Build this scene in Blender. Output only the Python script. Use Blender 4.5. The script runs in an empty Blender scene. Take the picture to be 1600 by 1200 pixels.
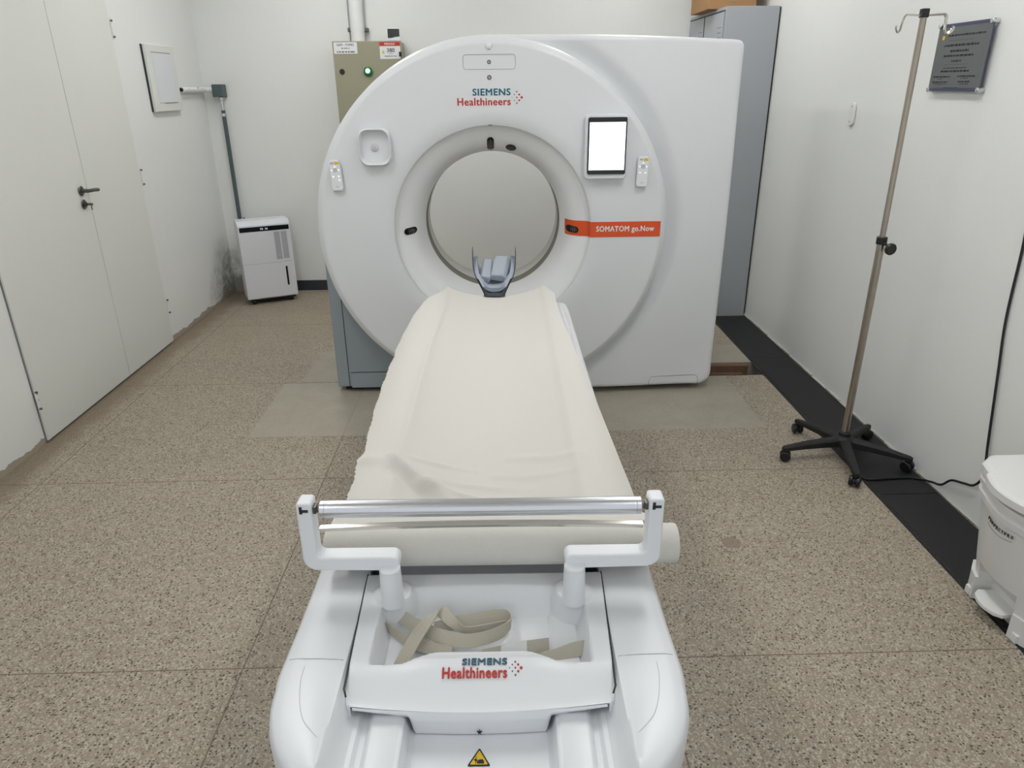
import bpy, bmesh, math, random
from math import sin, cos, pi, radians
from mathutils import Vector, Matrix
random.seed(7)
S = bpy.context.scene
COL = S.collection

# ------------------------------------------------------------ camera, world, lights, exposure
F_PX, PITCH, YAW, ROLL = 1118.384, 0.395731, 0.020999, -0.010055
cam = bpy.data.cameras.new('camera'); camo = bpy.data.objects.new('camera', cam); COL.objects.link(camo)
cam.sensor_width = 36.0; cam.lens = F_PX / 1600 * 36.0; cam.clip_start = 0.02
fw = Vector((sin(YAW) * cos(PITCH), cos(YAW) * cos(PITCH), -sin(PITCH)))
rt = Vector((cos(YAW), -sin(YAW), 0)); up = rt.cross(fw)
r2 = cos(ROLL) * rt + sin(ROLL) * up; u2 = -sin(ROLL) * rt + cos(ROLL) * up
m = Matrix((r2, u2, -fw)).transposed().to_4x4(); m.translation = (0, 0, 1.6)
camo.matrix_world = m
S.camera = camo
w = bpy.data.worlds.new('world'); S.world = w; w.use_nodes = True
w.node_tree.nodes['Background'].inputs[0].default_value = (0.9, 0.95, 1, 1)
w.node_tree.nodes['Background'].inputs[1].default_value = 0.9
S.view_settings.view_transform = 'Standard'; S.view_settings.look = 'None'
S.view_settings.gamma = 1.0; S.view_settings.exposure = 0.0; S.view_settings.use_curve_mapping = False
CEIL = 2.95
LIGHTS = [(-1.15, 2.3, 16.0, 'left panel above the patient table'), (0.95, 2.3, 16.0, 'right panel above the patient table'),
          (-1.15, 4.7, 15.0, 'left panel above the scanner'), (0.95, 4.7, 15.0, 'right panel above the scanner'),
          (-1.15, -0.3, 6.5, 'left panel behind the camera'), (0.95, -0.3, 6.5, 'right panel behind the camera')]   # x, y, emission, place
LIGHT_COL = (1.0, 1.0, 0.99)

# ------------------------------------------------------------ materials
def srgb(r, g, b):
    f = lambda c: (c / 255 / 12.92) if c / 255 <= 0.04045 else ((c / 255 + 0.055) / 1.055) ** 2.4
    return (f(r), f(g), f(b), 1)

def mat(name, col, rough=0.5, metal=0.0, bump=0.0, scale=60, var=0.0, emit=0.0, coat=0.0, trans=0.0):
    M = bpy.data.materials.new(name); M.use_nodes = True
    nt = M.node_tree; b = nt.nodes['Principled BSDF']
    b.inputs['Base Color'].default_value = col; b.inputs['Roughness'].default_value = rough
    b.inputs['Metallic'].default_value = metal; b.inputs['Coat Weight'].default_value = coat
    b.inputs['Transmission Weight'].default_value = trans
    if emit:
        b.inputs['Emission Color'].default_value = col; b.inputs['Emission Strength'].default_value = emit
    tc = nt.nodes.new('ShaderNodeTexCoord'); n = nt.nodes.new('ShaderNodeTexNoise')
    n.inputs['Scale'].default_value = scale; n.inputs['Detail'].default_value = 3
    nt.links.new(tc.outputs['Object'], n.inputs['Vector'])
    if bump:
        bp = nt.nodes.new('ShaderNodeBump'); bp.inputs['Strength'].default_value = bump; bp.inputs['Distance'].default_value = 0.002
        nt.links.new(n.outputs['Fac'], bp.inputs['Height']); nt.links.new(bp.outputs['Normal'], b.inputs['Normal'])
    r = nt.nodes.new('ShaderNodeMix'); r.data_type = 'RGBA'
    r.inputs['A'].default_value = tuple(c * (1 - var) for c in col[:3]) + (1,)
    r.inputs['B'].default_value = tuple(min(1, c * (1 + var)) for c in col[:3]) + (1,)
    nt.links.new(n.outputs['Fac'], r.inputs['Factor']); nt.links.new(r.outputs['Result'], b.inputs['Base Color'])
    return M

M = dict(
    white=mat('white_plastic', srgb(226, 228, 231), 0.32, var=0.01, scale=3),
    gantry=mat('gantry_white', srgb(222, 224, 226), 0.33, var=0.01, scale=2),
    funnel=mat('funnel_white', srgb(232, 233, 233), 0.38, var=0.01, scale=2),
    tunnel=mat('tunnel_film', srgb(208, 206, 200), 0.5, var=0.01),
    groove=mat('groove_taupe', srgb(128, 125, 116), 0.6),
    skirt=mat('slate_grey_plastic', srgb(146, 155, 161), 0.5, var=0.03, scale=8),
    seam=mat('seam_grey', srgb(120, 122, 124), 0.7),
    seam_light=mat('seam_light', srgb(178, 180, 184), 0.7),
    seam_pale=mat('seam_pale', srgb(200, 202, 206), 0.6),
    seam_dark=mat('seam_dark', srgb(48, 50, 54), 0.7),
    orange=mat('orange_film', srgb(224, 84, 34), 0.4),
    black=mat('black_plastic', srgb(14, 14, 16), 0.4, bump=0.1, scale=200),
    black_gloss=mat('black_gloss', srgb(12, 13, 16), 0.12),
    black_matte=mat('black_matte', srgb(17, 17, 19), 0.6, bump=0.15, scale=150),
    carbon=mat('carbon_shell', srgb(26, 30, 40), 0.3, coat=0.4),
    foam=mat('grey_foam', srgb(164, 172, 186), 0.75, bump=0.2, scale=120, var=0.05),
    foam2=mat('grey_cushion_vinyl', srgb(168, 175, 186), 0.6, var=0.03),
    alu=mat('brushed_aluminium', srgb(212, 213, 217), 0.27, 1.0),
    steel=mat('polished_steel', srgb(205, 200, 192), 0.15, 1.0),
    pole=mat('stainless_pole', srgb(170, 160, 148), 0.28, 1.0, var=0.1, scale=40),
    dull=mat('dull_steel', srgb(105, 103, 98), 0.35, 0.9),
    paper=mat('cream_paper', srgb(209, 206, 199), 0.85, bump=0.25, scale=350, var=0.012),
    strap=mat('beige_webbing', srgb(186, 181, 166), 0.85, bump=0.5, scale=500, var=0.05),
    teal=mat('teal_ink', srgb(28, 100, 118), 0.5),
    navy=mat('petrol_ink', srgb(52, 92, 112), 0.5),
    red=mat('red_ink', srgb(186, 52, 44), 0.5),
    purple=mat('plum_ink', srgb(120, 96, 108), 0.5),
    greyink=mat('grey_ink', srgb(112, 114, 120), 0.6),
    yellow=mat('yellow_label', srgb(228, 186, 30), 0.5),
    label=mat('white_label', srgb(225, 226, 226), 0.5),
    screen=mat('lit_white_screen', (1, 1, 1, 1), 0.3, emit=1.3),
    lit=mat('lit_key', (1, 1, 1, 1), 0.3, emit=1.0),
    green=mat('lit_green_lamp', srgb(40, 235, 120), 0.3, emit=1.6),
    greenring=mat('green_lens', srgb(20, 120, 60), 0.3),
    greencore=mat('lamp_core', srgb(215, 255, 235), 0.3, emit=1.5),
    door=mat('door_laminate', srgb(221, 222, 216), 0.45, var=0.012, scale=2),
    khaki=mat('khaki_paint', srgb(152, 148, 126), 0.5, var=0.03, scale=5),
    locker=mat('grey_enamel', srgb(168, 172, 177), 0.4, 0.1, var=0.03, scale=6),
    box=mat('brown_cardboard', srgb(166, 126, 86), 0.8, var=0.1, scale=30),
    conduit=mat('dark_green_conduit', srgb(76, 90, 92), 0.45, var=0.15, scale=30),
    pipew=mat('white_painted_pipe', srgb(229, 230, 229), 0.45, var=0.05, scale=20),
    channel=mat('black_channel_plate', srgb(13, 14, 17), 0.6, var=0.15, scale=5),
    wood=mat('raw_wood', srgb(112, 84, 64), 0.8, bump=0.4, scale=25, var=0.3),
    pit=mat('dark_pit', srgb(28, 24, 22), 0.9),
    bluec=mat('blue_cable', srgb(40, 70, 190), 0.4),
    binw=mat('bin_plastic', srgb(222, 222, 220), 0.4, var=0.012, scale=4),
    plaque=mat('brushed_plaque', srgb(112, 116, 116), 0.4, 0.5, var=0.05, scale=40),
    plaqueblue=mat('plaque_blue', srgb(78, 82, 108), 0.4, 0.4),
    ink=mat('black_ink', srgb(30, 30, 32), 0.6),
    dehum=mat('appliance_white', srgb(218, 219, 224), 0.4, var=0.01),
    grille=mat('grille_grey', srgb(130, 131, 136), 0.6),
    mortar=mat('pale_mortar', srgb(186, 186, 180), 0.9, bump=0.8, scale=60, var=0.15),
    digits=mat('display_digits', srgb(200, 205, 215), 0.4, emit=0.5),
    blackbase=mat('black_skirting', srgb(46, 48, 54), 0.5, var=0.1),
)

def new_nodes(name):
    Mx = bpy.data.materials.new(name); Mx.use_nodes = True
    return Mx, Mx.node_tree, Mx.node_tree.nodes['Principled BSDF']

def node(nt, kind, **kw):
    n = nt.nodes.new(kind)
    for k, v in kw.items():
        setattr(n, k, v)
    return n

def math_(nt, op, a, b=None, c=None, clamp=False):
    n = nt.nodes.new('ShaderNodeMath'); n.operation = op; n.use_clamp = clamp
    for i, v in enumerate((a, b, c)):
        if v is None: continue
        if isinstance(v, (int, float)): n.inputs[i].default_value = v
        else: nt.links.new(v, n.inputs[i])
    return n.outputs[0]

def mixc(nt, fac, a, b):
    n = nt.nodes.new('ShaderNodeMix'); n.data_type = 'RGBA'
    for key, v in (('Factor', fac), ('A', a), ('B', b)):
        s = n.inputs[key]
        if isinstance(v, (int, float)): s.default_value = v
        elif isinstance(v, tuple): s.default_value = v
        else: nt.links.new(v, s)
    return n.outputs['Result']

def ramp(nt, fac, stops):
    n = nt.nodes.new('ShaderNodeValToRGB'); e = n.color_ramp.elements
    while len(e) > 1: e.remove(e[-1])
    e[0].position, e[0].color = stops[0][0], stops[0][1]
    for p, c in stops[1:]:
        q = e.new(p); q.color = c
    nt.links.new(fac, n.inputs[0]); return n.outputs[0]

def floor_material():
    Mx, nt, b = new_nodes('terrazzo_floor')
    tc = node(nt, 'ShaderNodeTexCoord'); P = tc.outputs['Object']
    sp = node(nt, 'ShaderNodeSeparateXYZ'); nt.links.new(P, sp.inputs[0]); X, Y = sp.outputs[0], sp.outputs[1]
    def noise(scale, det=4, rough=0.5):
        n = node(nt, 'ShaderNodeTexNoise'); n.inputs['Scale'].default_value = scale
        n.inputs['Detail'].default_value = det; n.inputs['Roughness'].default_value = rough
        nt.links.new(P, n.inputs['Vector']); return n.outputs['Fac']
    def vor(scale, rnd=1.0, feat='F1'):
        v = node(nt, 'ShaderNodeTexVoronoi'); v.feature = feat; v.inputs['Scale'].default_value = scale
        v.inputs['Randomness'].default_value = rnd
        nz = node(nt, 'ShaderNodeTexNoise'); nz.inputs['Scale'].default_value = scale * 1.3; nt.links.new(P, nz.inputs['Vector'])
        ad = node(nt, 'ShaderNodeMix'); ad.data_type = 'RGBA'; ad.blend_type = 'LINEAR_LIGHT'; ad.inputs['Factor'].default_value = 0.5 / scale
        nt.links.new(P, ad.inputs['A']); nt.links.new(nz.outputs['Color'], ad.inputs['B'])
        nt.links.new(ad.outputs['Result'], v.inputs['Vector']); return v
    base = mixc(nt, noise(1.3, 5), srgb(135, 123, 106), srgb(163, 152, 135))
    v1 = vor(170)
    pick = ramp(nt, v1.outputs['Color'], [(0.0, (0, 0, 0, 1)), (0.62, (0, 0, 0, 1)), (0.66, (1, 1, 1, 1))])
    v2 = vor(210)
    lt = ramp(nt, v2.outputs['Color'], [(0.0, (0, 0, 0, 1)), (0.55, (0, 0, 0, 1)), (0.75, (1, 1, 1, 1))])
    c = mixc(nt, math_(nt, 'MULTIPLY', lt, 0.6), base, srgb(200, 192, 178))
    v3 = vor(125)
    dk = ramp(nt, v3.outputs['Color'], [(0.0, (0, 0, 0, 1)), (0.66, (0, 0, 0, 1)), (0.70, (1, 1, 1, 1))])
    dist = math_(nt, 'LESS_THAN', v3.outputs['Distance'], 0.42)
    dkm = math_(nt, 'MULTIPLY', dk, dist)
    c = mixc(nt, math_(nt, 'MULTIPLY', dkm, 0.9), c, srgb(66, 56, 46))
    dist1 = math_(nt, 'LESS_THAN', v1.outputs['Distance'], 0.36)
    c = mixc(nt, math_(nt, 'MULTIPLY', math_(nt, 'MULTIPLY', pick, dist1), 0.6), c, srgb(104, 92, 80))
    # smooth cement fields: the plinth area under the machine and the worn strip by the left wall
    def between(v, a, bb, soft):
        lo = math_(nt, 'DIVIDE', math_(nt, 'SUBTRACT', v, a), soft, clamp=True)
        hi = math_(nt, 'DIVIDE', math_(nt, 'SUBTRACT', bb, v), soft, clamp=True)
        return math_(nt, 'MULTIPLY', lo, hi)
    cemA = math_(nt, 'MULTIPLY', between(X, -1.25, 1.345, 0.006), between(Y, 3.2, 3.9, 0.006))
    wob = math_(nt, 'ADD', X, math_(nt, 'MULTIPLY', noise(8), 0.12))
    cemB = math_(nt, 'MULTIPLY', between(wob, -1.12, 1.9, 0.05), between(Y, 3.905, 4.45, 0.03))
    cem = math_(nt, 'MAXIMUM', cemA, cemB)
    cemc = mixc(nt, noise(6, 6, 0.6), srgb(148, 142, 127), srgb(176, 171, 156))
    smear = math_(nt, 'MULTIPLY', math_(nt, 'SUBTRACT', noise(9, 7, 0.75), 0.60, clamp=True), 5.0, clamp=True)
    cemc = mixc(nt, math_(nt, 'MULTIPLY', smear, 0.5), cemc, srgb(196, 194, 182))
    c = mixc(nt, math_(nt, 'MULTIPLY', cem, 0.85), c, cemc)
    # smoother dusty floor at the back
    back = between(Y, 4.2, 6.2, 1.2)
    backc = mixc(nt, noise(5, 6, 0.65), srgb(128, 116, 98), srgb(164, 151, 132))
    c = mixc(nt, math_(nt, 'MULTIPLY', back, 0.62), c, backc)
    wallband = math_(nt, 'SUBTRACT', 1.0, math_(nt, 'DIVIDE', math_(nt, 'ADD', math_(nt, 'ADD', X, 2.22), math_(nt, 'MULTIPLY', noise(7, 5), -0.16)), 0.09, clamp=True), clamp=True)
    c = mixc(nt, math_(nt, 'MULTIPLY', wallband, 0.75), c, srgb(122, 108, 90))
    # joints
    def joint(v, off, per, wid):
        q = math_(nt, 'ABSOLUTE', math_(nt, 'SUBTRACT', math_(nt, 'FRACT', math_(nt, 'ADD', math_(nt, 'DIVIDE', math_(nt, 'SUBTRACT', v, off), per), 0.5 + 20)), 0.5))
        return math_(nt, 'LESS_THAN', math_(nt, 'MULTIPLY', q, per), wid)
    j = math_(nt, 'MAXIMUM', joint(X, -0.776, 1.243, 0.0024), joint(Y, 1.664, 1.12, 0.0024))
    j = math_(nt, 'MULTIPLY', j, math_(nt, 'SUBTRACT', 1.0, math_(nt, 'MULTIPLY', cem, 0.7)))
    c = mixc(nt, math_(nt, 'MULTIPLY', j, 0.7), c, srgb(92, 76, 62))
    # round cement plug near the bin
    dx = math_(nt, 'SUBTRACT', X, 0.868); dy = math_(nt, 'SUBTRACT', Y, 2.24)
    dd = math_(nt, 'SQRT', math_(nt, 'ADD', math_(nt, 'MULTIPLY', dx, dx), math_(nt, 'MULTIPLY', dy, dy)))
    plug = math_(nt, 'LESS_THAN', math_(nt, 'ADD', dd, math_(nt, 'MULTIPLY', noise(30), 0.012)), 0.042)
    c = mixc(nt, math_(nt, 'MULTIPLY', plug, 0.8), c, srgb(132, 118, 104))
    st = math_(nt, 'MULTIPLY', math_(nt, 'SUBTRACT', noise(2.1, 6, 0.6), 0.52, clamp=True), 2.2, clamp=True)
    c = mixc(nt, math_(nt, 'MULTIPLY', st, 0.35), c, srgb(112, 98, 80))
    nt.links.new(c, b.inputs['Base Color'])
    b.inputs['Roughness'].default_value = 0.5; b.inputs['Specular IOR Level'].default_value = 0.35
    bp = node(nt, 'ShaderNodeBump'); bp.inputs['Strength'].default_value = 0.15; bp.inputs['Distance'].default_value = 0.002
    nt.links.new(noise(180), bp.inputs['Height']); nt.links.new(bp.outputs['Normal'], b.inputs['Normal'])
    return Mx

def wall_material(name, col, stain=None, ragh=0.075):
    Mx, nt, b = new_nodes(name)
    tc = node(nt, 'ShaderNodeTexCoord'); P = tc.outputs['Object']
    n = node(nt, 'ShaderNodeTexNoise'); n.inputs['Scale'].default_value = 1.5; n.inputs['Detail'].default_value = 6; nt.links.new(P, n.inputs['Vector'])
    c = mixc(nt, n.outputs['Fac'], tuple(x * 0.96 for x in col[:3]) + (1,), tuple(min(1, x * 1.03) for x in col[:3]) + (1,))
    sp = node(nt, 'ShaderNodeSeparateXYZ'); nt.links.new(P, sp.inputs[0])
    n3 = node(nt, 'ShaderNodeTexNoise'); n3.inputs['Scale'].default_value = 7; n3.inputs['Detail'].default_value = 8
    n3.inputs['Roughness'].default_value = 0.65; nt.links.new(P, n3.inputs['Vector'])
    if stain:        # (axis, centre along it, half-width, height): mould and flaking at the foot of the wall
        ax, ctr, hw, hh = stain
        q = math_(nt, 'DIVIDE', math_(nt, 'SUBTRACT', sp.outputs[ax], ctr), hw)
        z = math_(nt, 'DIVIDE', sp.outputs[2], hh)
        d = math_(nt, 'SQRT', math_(nt, 'ADD', math_(nt, 'MULTIPLY', q, q), math_(nt, 'MULTIPLY', z, z)))
        mk = math_(nt, 'SUBTRACT', 1.0, d, clamp=True)
        mk = math_(nt, 'MULTIPLY', math_(nt, 'MULTIPLY', mk, 1.5), math_(nt, 'MULTIPLY', math_(nt, 'SUBTRACT', n3.outputs['Fac'], 0.36, clamp=True), 6.0), clamp=True)
        c = mixc(nt, math_(nt, 'MULTIPLY', mk, 0.75), c, srgb(92, 88, 76))
        fl = math_(nt, 'MULTIPLY', math_(nt, 'GREATER_THAN', n3.outputs['Fac'], 0.60), math_(nt, 'LESS_THAN', d, 0.8))
        c = mixc(nt, math_(nt, 'MULTIPLY', fl, 0.8), c, srgb(206, 204, 198))
    # ragged bare plaster line just above the floor
    rag = math_(nt, 'LESS_THAN', math_(nt, 'SUBTRACT', sp.outputs[2], math_(nt, 'MULTIPLY', n3.outputs['Fac'], ragh)), -0.006 if ragh else -1.0)
    c = mixc(nt, math_(nt, 'MULTIPLY', rag, 0.85), c, srgb(150, 136, 116))
    nt.links.new(c, b.inputs['Base Color']); b.inputs['Roughness'].default_value = 0.6
    n2 = node(nt, 'ShaderNodeTexNoise'); n2.inputs['Scale'].default_value = 14; n2.inputs['Detail'].default_value = 6; nt.links.new(P, n2.inputs['Vector'])
    bp = node(nt, 'ShaderNodeBump'); bp.inputs['Strength'].default_value = 0.25; bp.inputs['Distance'].default_value = 0.006
    nt.links.new(n2.outputs['Fac'], bp.inputs['Height']); nt.links.new(bp.outputs['Normal'], b.inputs['Normal'])
    return Mx

WALLC = srgb(229, 230, 227)
M['floor'] = floor_material()
M['wall_left'] = wall_material('wall_left_paint', WALLC, (1, 5.95, 0.55, 0.50))
M['wall_back'] = wall_material('wall_back_paint', WALLC, (0, -2.22, 0.38, 0.42))
M['wall'] = wall_material('wall_paint', WALLC, None, 0.0)
M['ceil'] = mat('ceiling_paint', srgb(235, 235, 233), 0.8)

# ------------------------------------------------------------ mesh building
class MB:
    def __init__(s): s.v = []; s.f = []
    def add(s, vs, fs):
        o = len(s.v); s.v += [Vector(v) for v in vs]; s.f += [tuple(i + o for i in f) for f in fs]; return s
    def bm(s, b):
        b.verts.ensure_lookup_table(); b.verts.index_update()
        s.add([v.co.copy() for v in b.verts], [[v.index for v in f.verts] for f in b.faces]); b.free(); return s
    def box(s, lo, hi, bev=0.0, seg=2, rot=None, pivot=None):
        b = bmesh.new(); bmesh.ops.create_cube(b, size=1)
        lo, hi = Vector(lo), Vector(hi)
        for v in b.verts:
            v.co = Vector(((lo.x + hi.x) / 2 + v.co.x * (hi.x - lo.x), (lo.y + hi.y) / 2 + v.co.y * (hi.y - lo.y), (lo.z + hi.z) / 2 + v.co.z * (hi.z - lo.z)))
        if bev: bmesh.ops.bevel(b, geom=list(b.edges), offset=bev, segments=seg, profile=0.5, affect='EDGES')
        if rot is not None:
            p = Vector(pivot) if pivot is not None else (lo + hi) / 2
            for v in b.verts: v.co = rot @ (v.co - p) + p
        return s.bm(b)
    def loft(s, rings, closed=True, cap=True, cap0=None, cap1=None):
        n = len(rings[0]); vs = [p for r in rings for p in r]; fs = []
        for i in range(len(rings) - 1):
            for j in range(n if closed else n - 1):
                k = (j + 1) % n
                fs.append((i * n + j, i * n + k, (i + 1) * n + k, (i + 1) * n + j))
        if closed and (cap if cap0 is None else cap0): fs.append(tuple(reversed(range(n))))
        if closed and (cap if cap1 is None else cap1): fs.append(tuple((len(rings) - 1) * n + j for j in range(n)))
        return s.add(vs, fs)
    def tube(s, pts, r, n=12, cap=True):
        pts = [Vector(p) for p in pts]; rings = []; ref = None
        for i, p in enumerate(pts):
            t = (pts[min(i + 1, len(pts) - 1)] - pts[max(i - 1, 0)]).normalized()
            if ref is None: ref = Vector((0, 0, 1)) if abs(t.z) < 0.9 else Vector((1, 0, 0))
            a = t.cross(ref).normalized(); bb = a.cross(t).normalized(); ref = bb
            rr = r[i] if isinstance(r, (list, tuple)) else r
            rings.append([p + a * cos(2 * pi * k / n) * rr + bb * sin(2 * pi * k / n) * rr for k in range(n)])
        return s.loft(rings, True, cap)
    def cyl(s, a, b, r, n=24, bev=0.0):
        a, b = Vector(a), Vector(b)
        if not bev: return s.tube([a, b], r, n)
        d = (b - a).normalized()
        return s.tube([a, a + d * bev, b - d * bev, b], [r - bev, r, r, r - bev], n)
    def lathe(s, prof, c, axis='Y', n=96, cap=False):
        """prof: (radius, along) pairs about the axis through c"""
        rings = []
        for r, t in prof:
            ring = []
            for k in range(n):
                a = 2 * pi * k / n
                if axis == 'Y': ring.append(Vector((c[0] + r * cos(a), t, c[2] + r * sin(a))))
                elif axis == 'Z': ring.append(Vector((c[0] + r * cos(a), c[1] + r * sin(a), t)))
                else: ring.append(Vector((t, c[1] + r * cos(a), c[2] + r * sin(a))))
            rings.append(ring)
        return s.loft(rings, True, cap)
    def prism(s, poly, plane, a, b, bev=0.0, seg=2):
        """poly: 2-D points; plane XZ extrudes along Y from a to b, XY along Z, YZ along X"""
        def P(p, t): return {'XZ': (p[0], t, p[1]), 'XY': (p[0], p[1], t), 'YZ': (t, p[0], p[1])}[plane]
        bm_ = bmesh.new()
        v0 = [bm_.verts.new(P(p, a)) for p in poly]; v1 = [bm_.verts.new(P(p, b)) for p in poly]
        f0 = bm_.faces.new(v0); f1 = bm_.faces.new(list(reversed(v1))); n = len(poly)
        for i in range(n): bm_.faces.new((v0[(i + 1) % n], v0[i], v1[i], v1[(i + 1) % n]))
        bmesh.ops.recalc_face_normals(bm_, faces=bm_.faces)
        if bev:
            es = [e for e in bm_.edges if any(f in (f0, f1) for f in e.link_faces)]
            bmesh.ops.bevel(bm_, geom=es, offset=bev, segments=seg, profile=0.5, affect='EDGES')
        return s.bm(bm_)
    def grid(s, fn, nu, nv):
        vs = [fn(i / nu, j / nv) for j in range(nv + 1) for i in range(nu + 1)]
        fs = [(j * (nu + 1) + i, j * (nu + 1) + i + 1, (j + 1) * (nu + 1) + i + 1, (j + 1) * (nu + 1) + i) for j in range(nv) for i in range(nu)]
        return s.add(vs, fs)

def rpoly(pts, rads, n=6):
    """polygon with rounded corners"""
    out = []; N = len(pts)
    for i, p in enumerate(pts):
        r = rads[i] if isinstance(rads, (list, tuple)) else rads
        p = Vector(p); a = Vector(pts[i - 1]); c = Vector(pts[(i + 1) % N])
        if r <= 0: out.append(tuple(p)); continue
        u = (a - p).normalized(); v = (c - p).normalized()
        ang = u.angle(v); t = min(r / math.tan(ang / 2), (a - p).length * 0.49, (c - p).length * 0.49); rr = t * math.tan(ang / 2)
        cen = p + (u + v).normalized() * (rr / sin(ang / 2)); s0 = p + u * t - cen; s1 = p + v * t - cen
        a0 = math.atan2(s0.y, s0.x); a1 = math.atan2(s1.y, s1.x); d = (a1 - a0 + pi) % (2 * pi) - pi
        for k in range(n + 1):
            q = a0 + d * k / n; out.append((cen.x + rr * cos(q), cen.y + rr * sin(q)))
    return out

def rrect(x0, z0, x1, z1, r, n=6): return rpoly([(x0, z0), (x1, z0), (x1, z1), (x0, z1)], r, n)

def obj(name, mb, material, parent=None, local=False, smooth=True, angle=32, label=None):
    """one mesh object; vertices are given in world space unless local"""
    me = bpy.data.meshes.new(name)
    inv = Matrix.Identity(4)
    if parent is not None and not local:
        inv = WM[parent.name].inverted()
    me.from_pydata([tuple(inv @ Vector(v)) for v in mb.v], [], mb.f); me.update()
    b = bmesh.new(); b.from_mesh(me); bmesh.ops.recalc_face_normals(b, faces=b.faces); b.to_mesh(me); b.free()
    if smooth:
        me.polygons.foreach_set('use_smooth', [True] * len(me.polygons)); me.set_sharp_from_angle(angle=radians(angle))
    me.materials.append(material)
    o = bpy.data.objects.new(name, me); COL.objects.link(o)
    if smooth and len(me.polygons) < 1500:
        wn = o.modifiers.new('weighted', 'WEIGHTED_NORMAL'); wn.keep_sharp = True
    WM[o.name] = WM[parent.name].copy() if parent is not None else Matrix.Identity(4)
    if parent is not None: o.parent = parent
    if label: o['label'] = label
    return o

WM = {}
def thing(name, label, cat, loc=(0, 0, 0), rz=0.0, group=None):
    o = bpy.data.objects.new(name, None); COL.objects.link(o); o.empty_display_size = 0.1
    o.location = loc; o.rotation_euler = (0, 0, rz)
    WM[o.name] = Matrix.Translation(loc) @ Matrix.Rotation(rz, 4, 'Z')
    o['label'] = label; o['category'] = cat
    if group: o['group'] = group
    return o

def tag(o, label, cat, group=None):
    o['label'] = label; o['category'] = cat
    if group: o['group'] = group
    return o

def struct(name, mb, material, parent=None, **kw):
    o = obj(name, mb, material, parent, **kw)
    if parent is None: o['kind'] = 'structure'
    return o

def text(mb, body, org, xd, yd, width, height, bold=0.0, depth=0.0006, center=False, shear=0.0):
    """lettering fitted to width x height with its lower-left corner at org (or centred there); bold widens the strokes"""
    cu = bpy.data.curves.new('t', 'FONT'); cu.body = body; cu.size = 1; cu.extrude = 0.02; cu.shear = shear; cu.resolution_u = 3
    cu.space_character = 1.0 + bold * 3
    o = bpy.data.objects.new('t', cu); COL.objects.link(o)
    dg = bpy.context.evaluated_depsgraph_get(); me = bpy.data.meshes.new_from_object(o.evaluated_get(dg))
    xs = [v.co.x for v in me.vertices]; ys = [v.co.y for v in me.vertices]
    x0, x1, y0, y1 = min(xs) - bold, max(xs) + bold, min(ys) - bold * .7, max(ys) + bold * .7
    xd, yd, org = Vector(xd).normalized(), Vector(yd).normalized(), Vector(org); zd = xd.cross(yd)
    if center: org = org - xd * width / 2 - yd * height / 2
    sx, sy = width / (x1 - x0), height / (y1 - y0)
    offs = [(0, 0)] if not bold else [(-bold, 0), (0, bold * .7), (bold, 0), (0, -bold * .7)]
    for i, (ox, oy) in enumerate(offs):
        mb.add([org + xd * (v.co.x + ox - x0) * sx + yd * (v.co.y + oy - y0) * sy + zd * (v.co.z / 0.02 * depth + i * 2e-5) for v in me.vertices], [tuple(p.vertices) for p in me.polygons])
    bpy.data.objects.remove(o); bpy.data.curves.remove(cu); bpy.data.meshes.remove(me)
    return mb

def seamline(mb, pts, r=0.0012): return mb.tube(pts, r, 6)
def ss(a, b, x):
    t = max(0.0, min(1.0, (x - a) / (b - a))); return t * t * (3 - 2 * t)
def lerp(a, b, t): return a + (b - a) * t
def crom(P, n=8):
    P = [Vector(p) for p in P]; out = []
    for i in range(len(P) - 1):
        p0, p1, p2, p3 = P[max(i - 1, 0)], P[i], P[i + 1], P[min(i + 2, len(P) - 1)]
        for k in range(n):
            t = k / n
            out.append(0.5 * ((2 * p1) + (p2 - p0) * t + (2 * p0 - 5 * p1 + 4 * p2 - p3) * t * t + (3 * p1 - p0 - 3 * p2 + p3) * t ** 3))
    out.append(P[-1]); return out

# ------------------------------------------------------------ room
LX, RX, BY, FY = -2.22, 1.85, 6.0, -1.6
HX0, HX1, HY0, HY1 = 0.9, 1.60, 3.90, 4.115          # floor opening beside the machine
fl = MB()
for (x0, x1, y0, y1) in ((LX - .1, HX0, FY, BY + .1), (HX1, RX + .1, FY, BY + .1), (HX0, HX1, FY, HY0), (HX0, HX1, HY1, BY + .1)):
    fl.box((x0, y0, -0.12), (x1, y1, 0.0))
struct('floor', fl, M['floor'], smooth=False)
struct('wall_left', MB().box((LX - .1, FY, 0), (LX, BY, CEIL)), M['wall_left'], smooth=False)
struct('wall_right', MB().box((RX, FY, 0), (RX + .1, BY, CEIL)), M['wall'], smooth=False)
struct('wall_back', MB().box((LX - .1, BY, 0), (RX + .1, BY + .1, CEIL)), M['wall_back'], smooth=False)
struct('ceiling', MB().box((LX - .1, FY - .1, CEIL), (RX + .1, BY + .1, CEIL + .1)), M['ceil'], smooth=False)
struct('baseboard_back', MB().box((-1.9, BY - .014, 0), (RX, BY - .0005, 0.085), 0.002), M['blackbase'])
pit = MB().box((HX0, HY0, -0.12), (HX1, HY1, -0.11))
struct('trim_1', pit, M['pit'], smooth=False)
pl = thing('floor_beam', 'rough brown wooden beam lying in the floor opening right of the scanner', 'beam', (1.25, HY1 - .03, -0.11))
pb = MB().box((HX0 + .01, HY1 - .050, -0.109), (HX1 - .06, HY1 - .001, -0.004), 0.004)
pb.box((HX0 + .01, HY1 - .085, -0.109), (HX1 - .10, HY1 - .050, -0.045), 0.004)
obj('beam', pb, M['wood'], pl)
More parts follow.
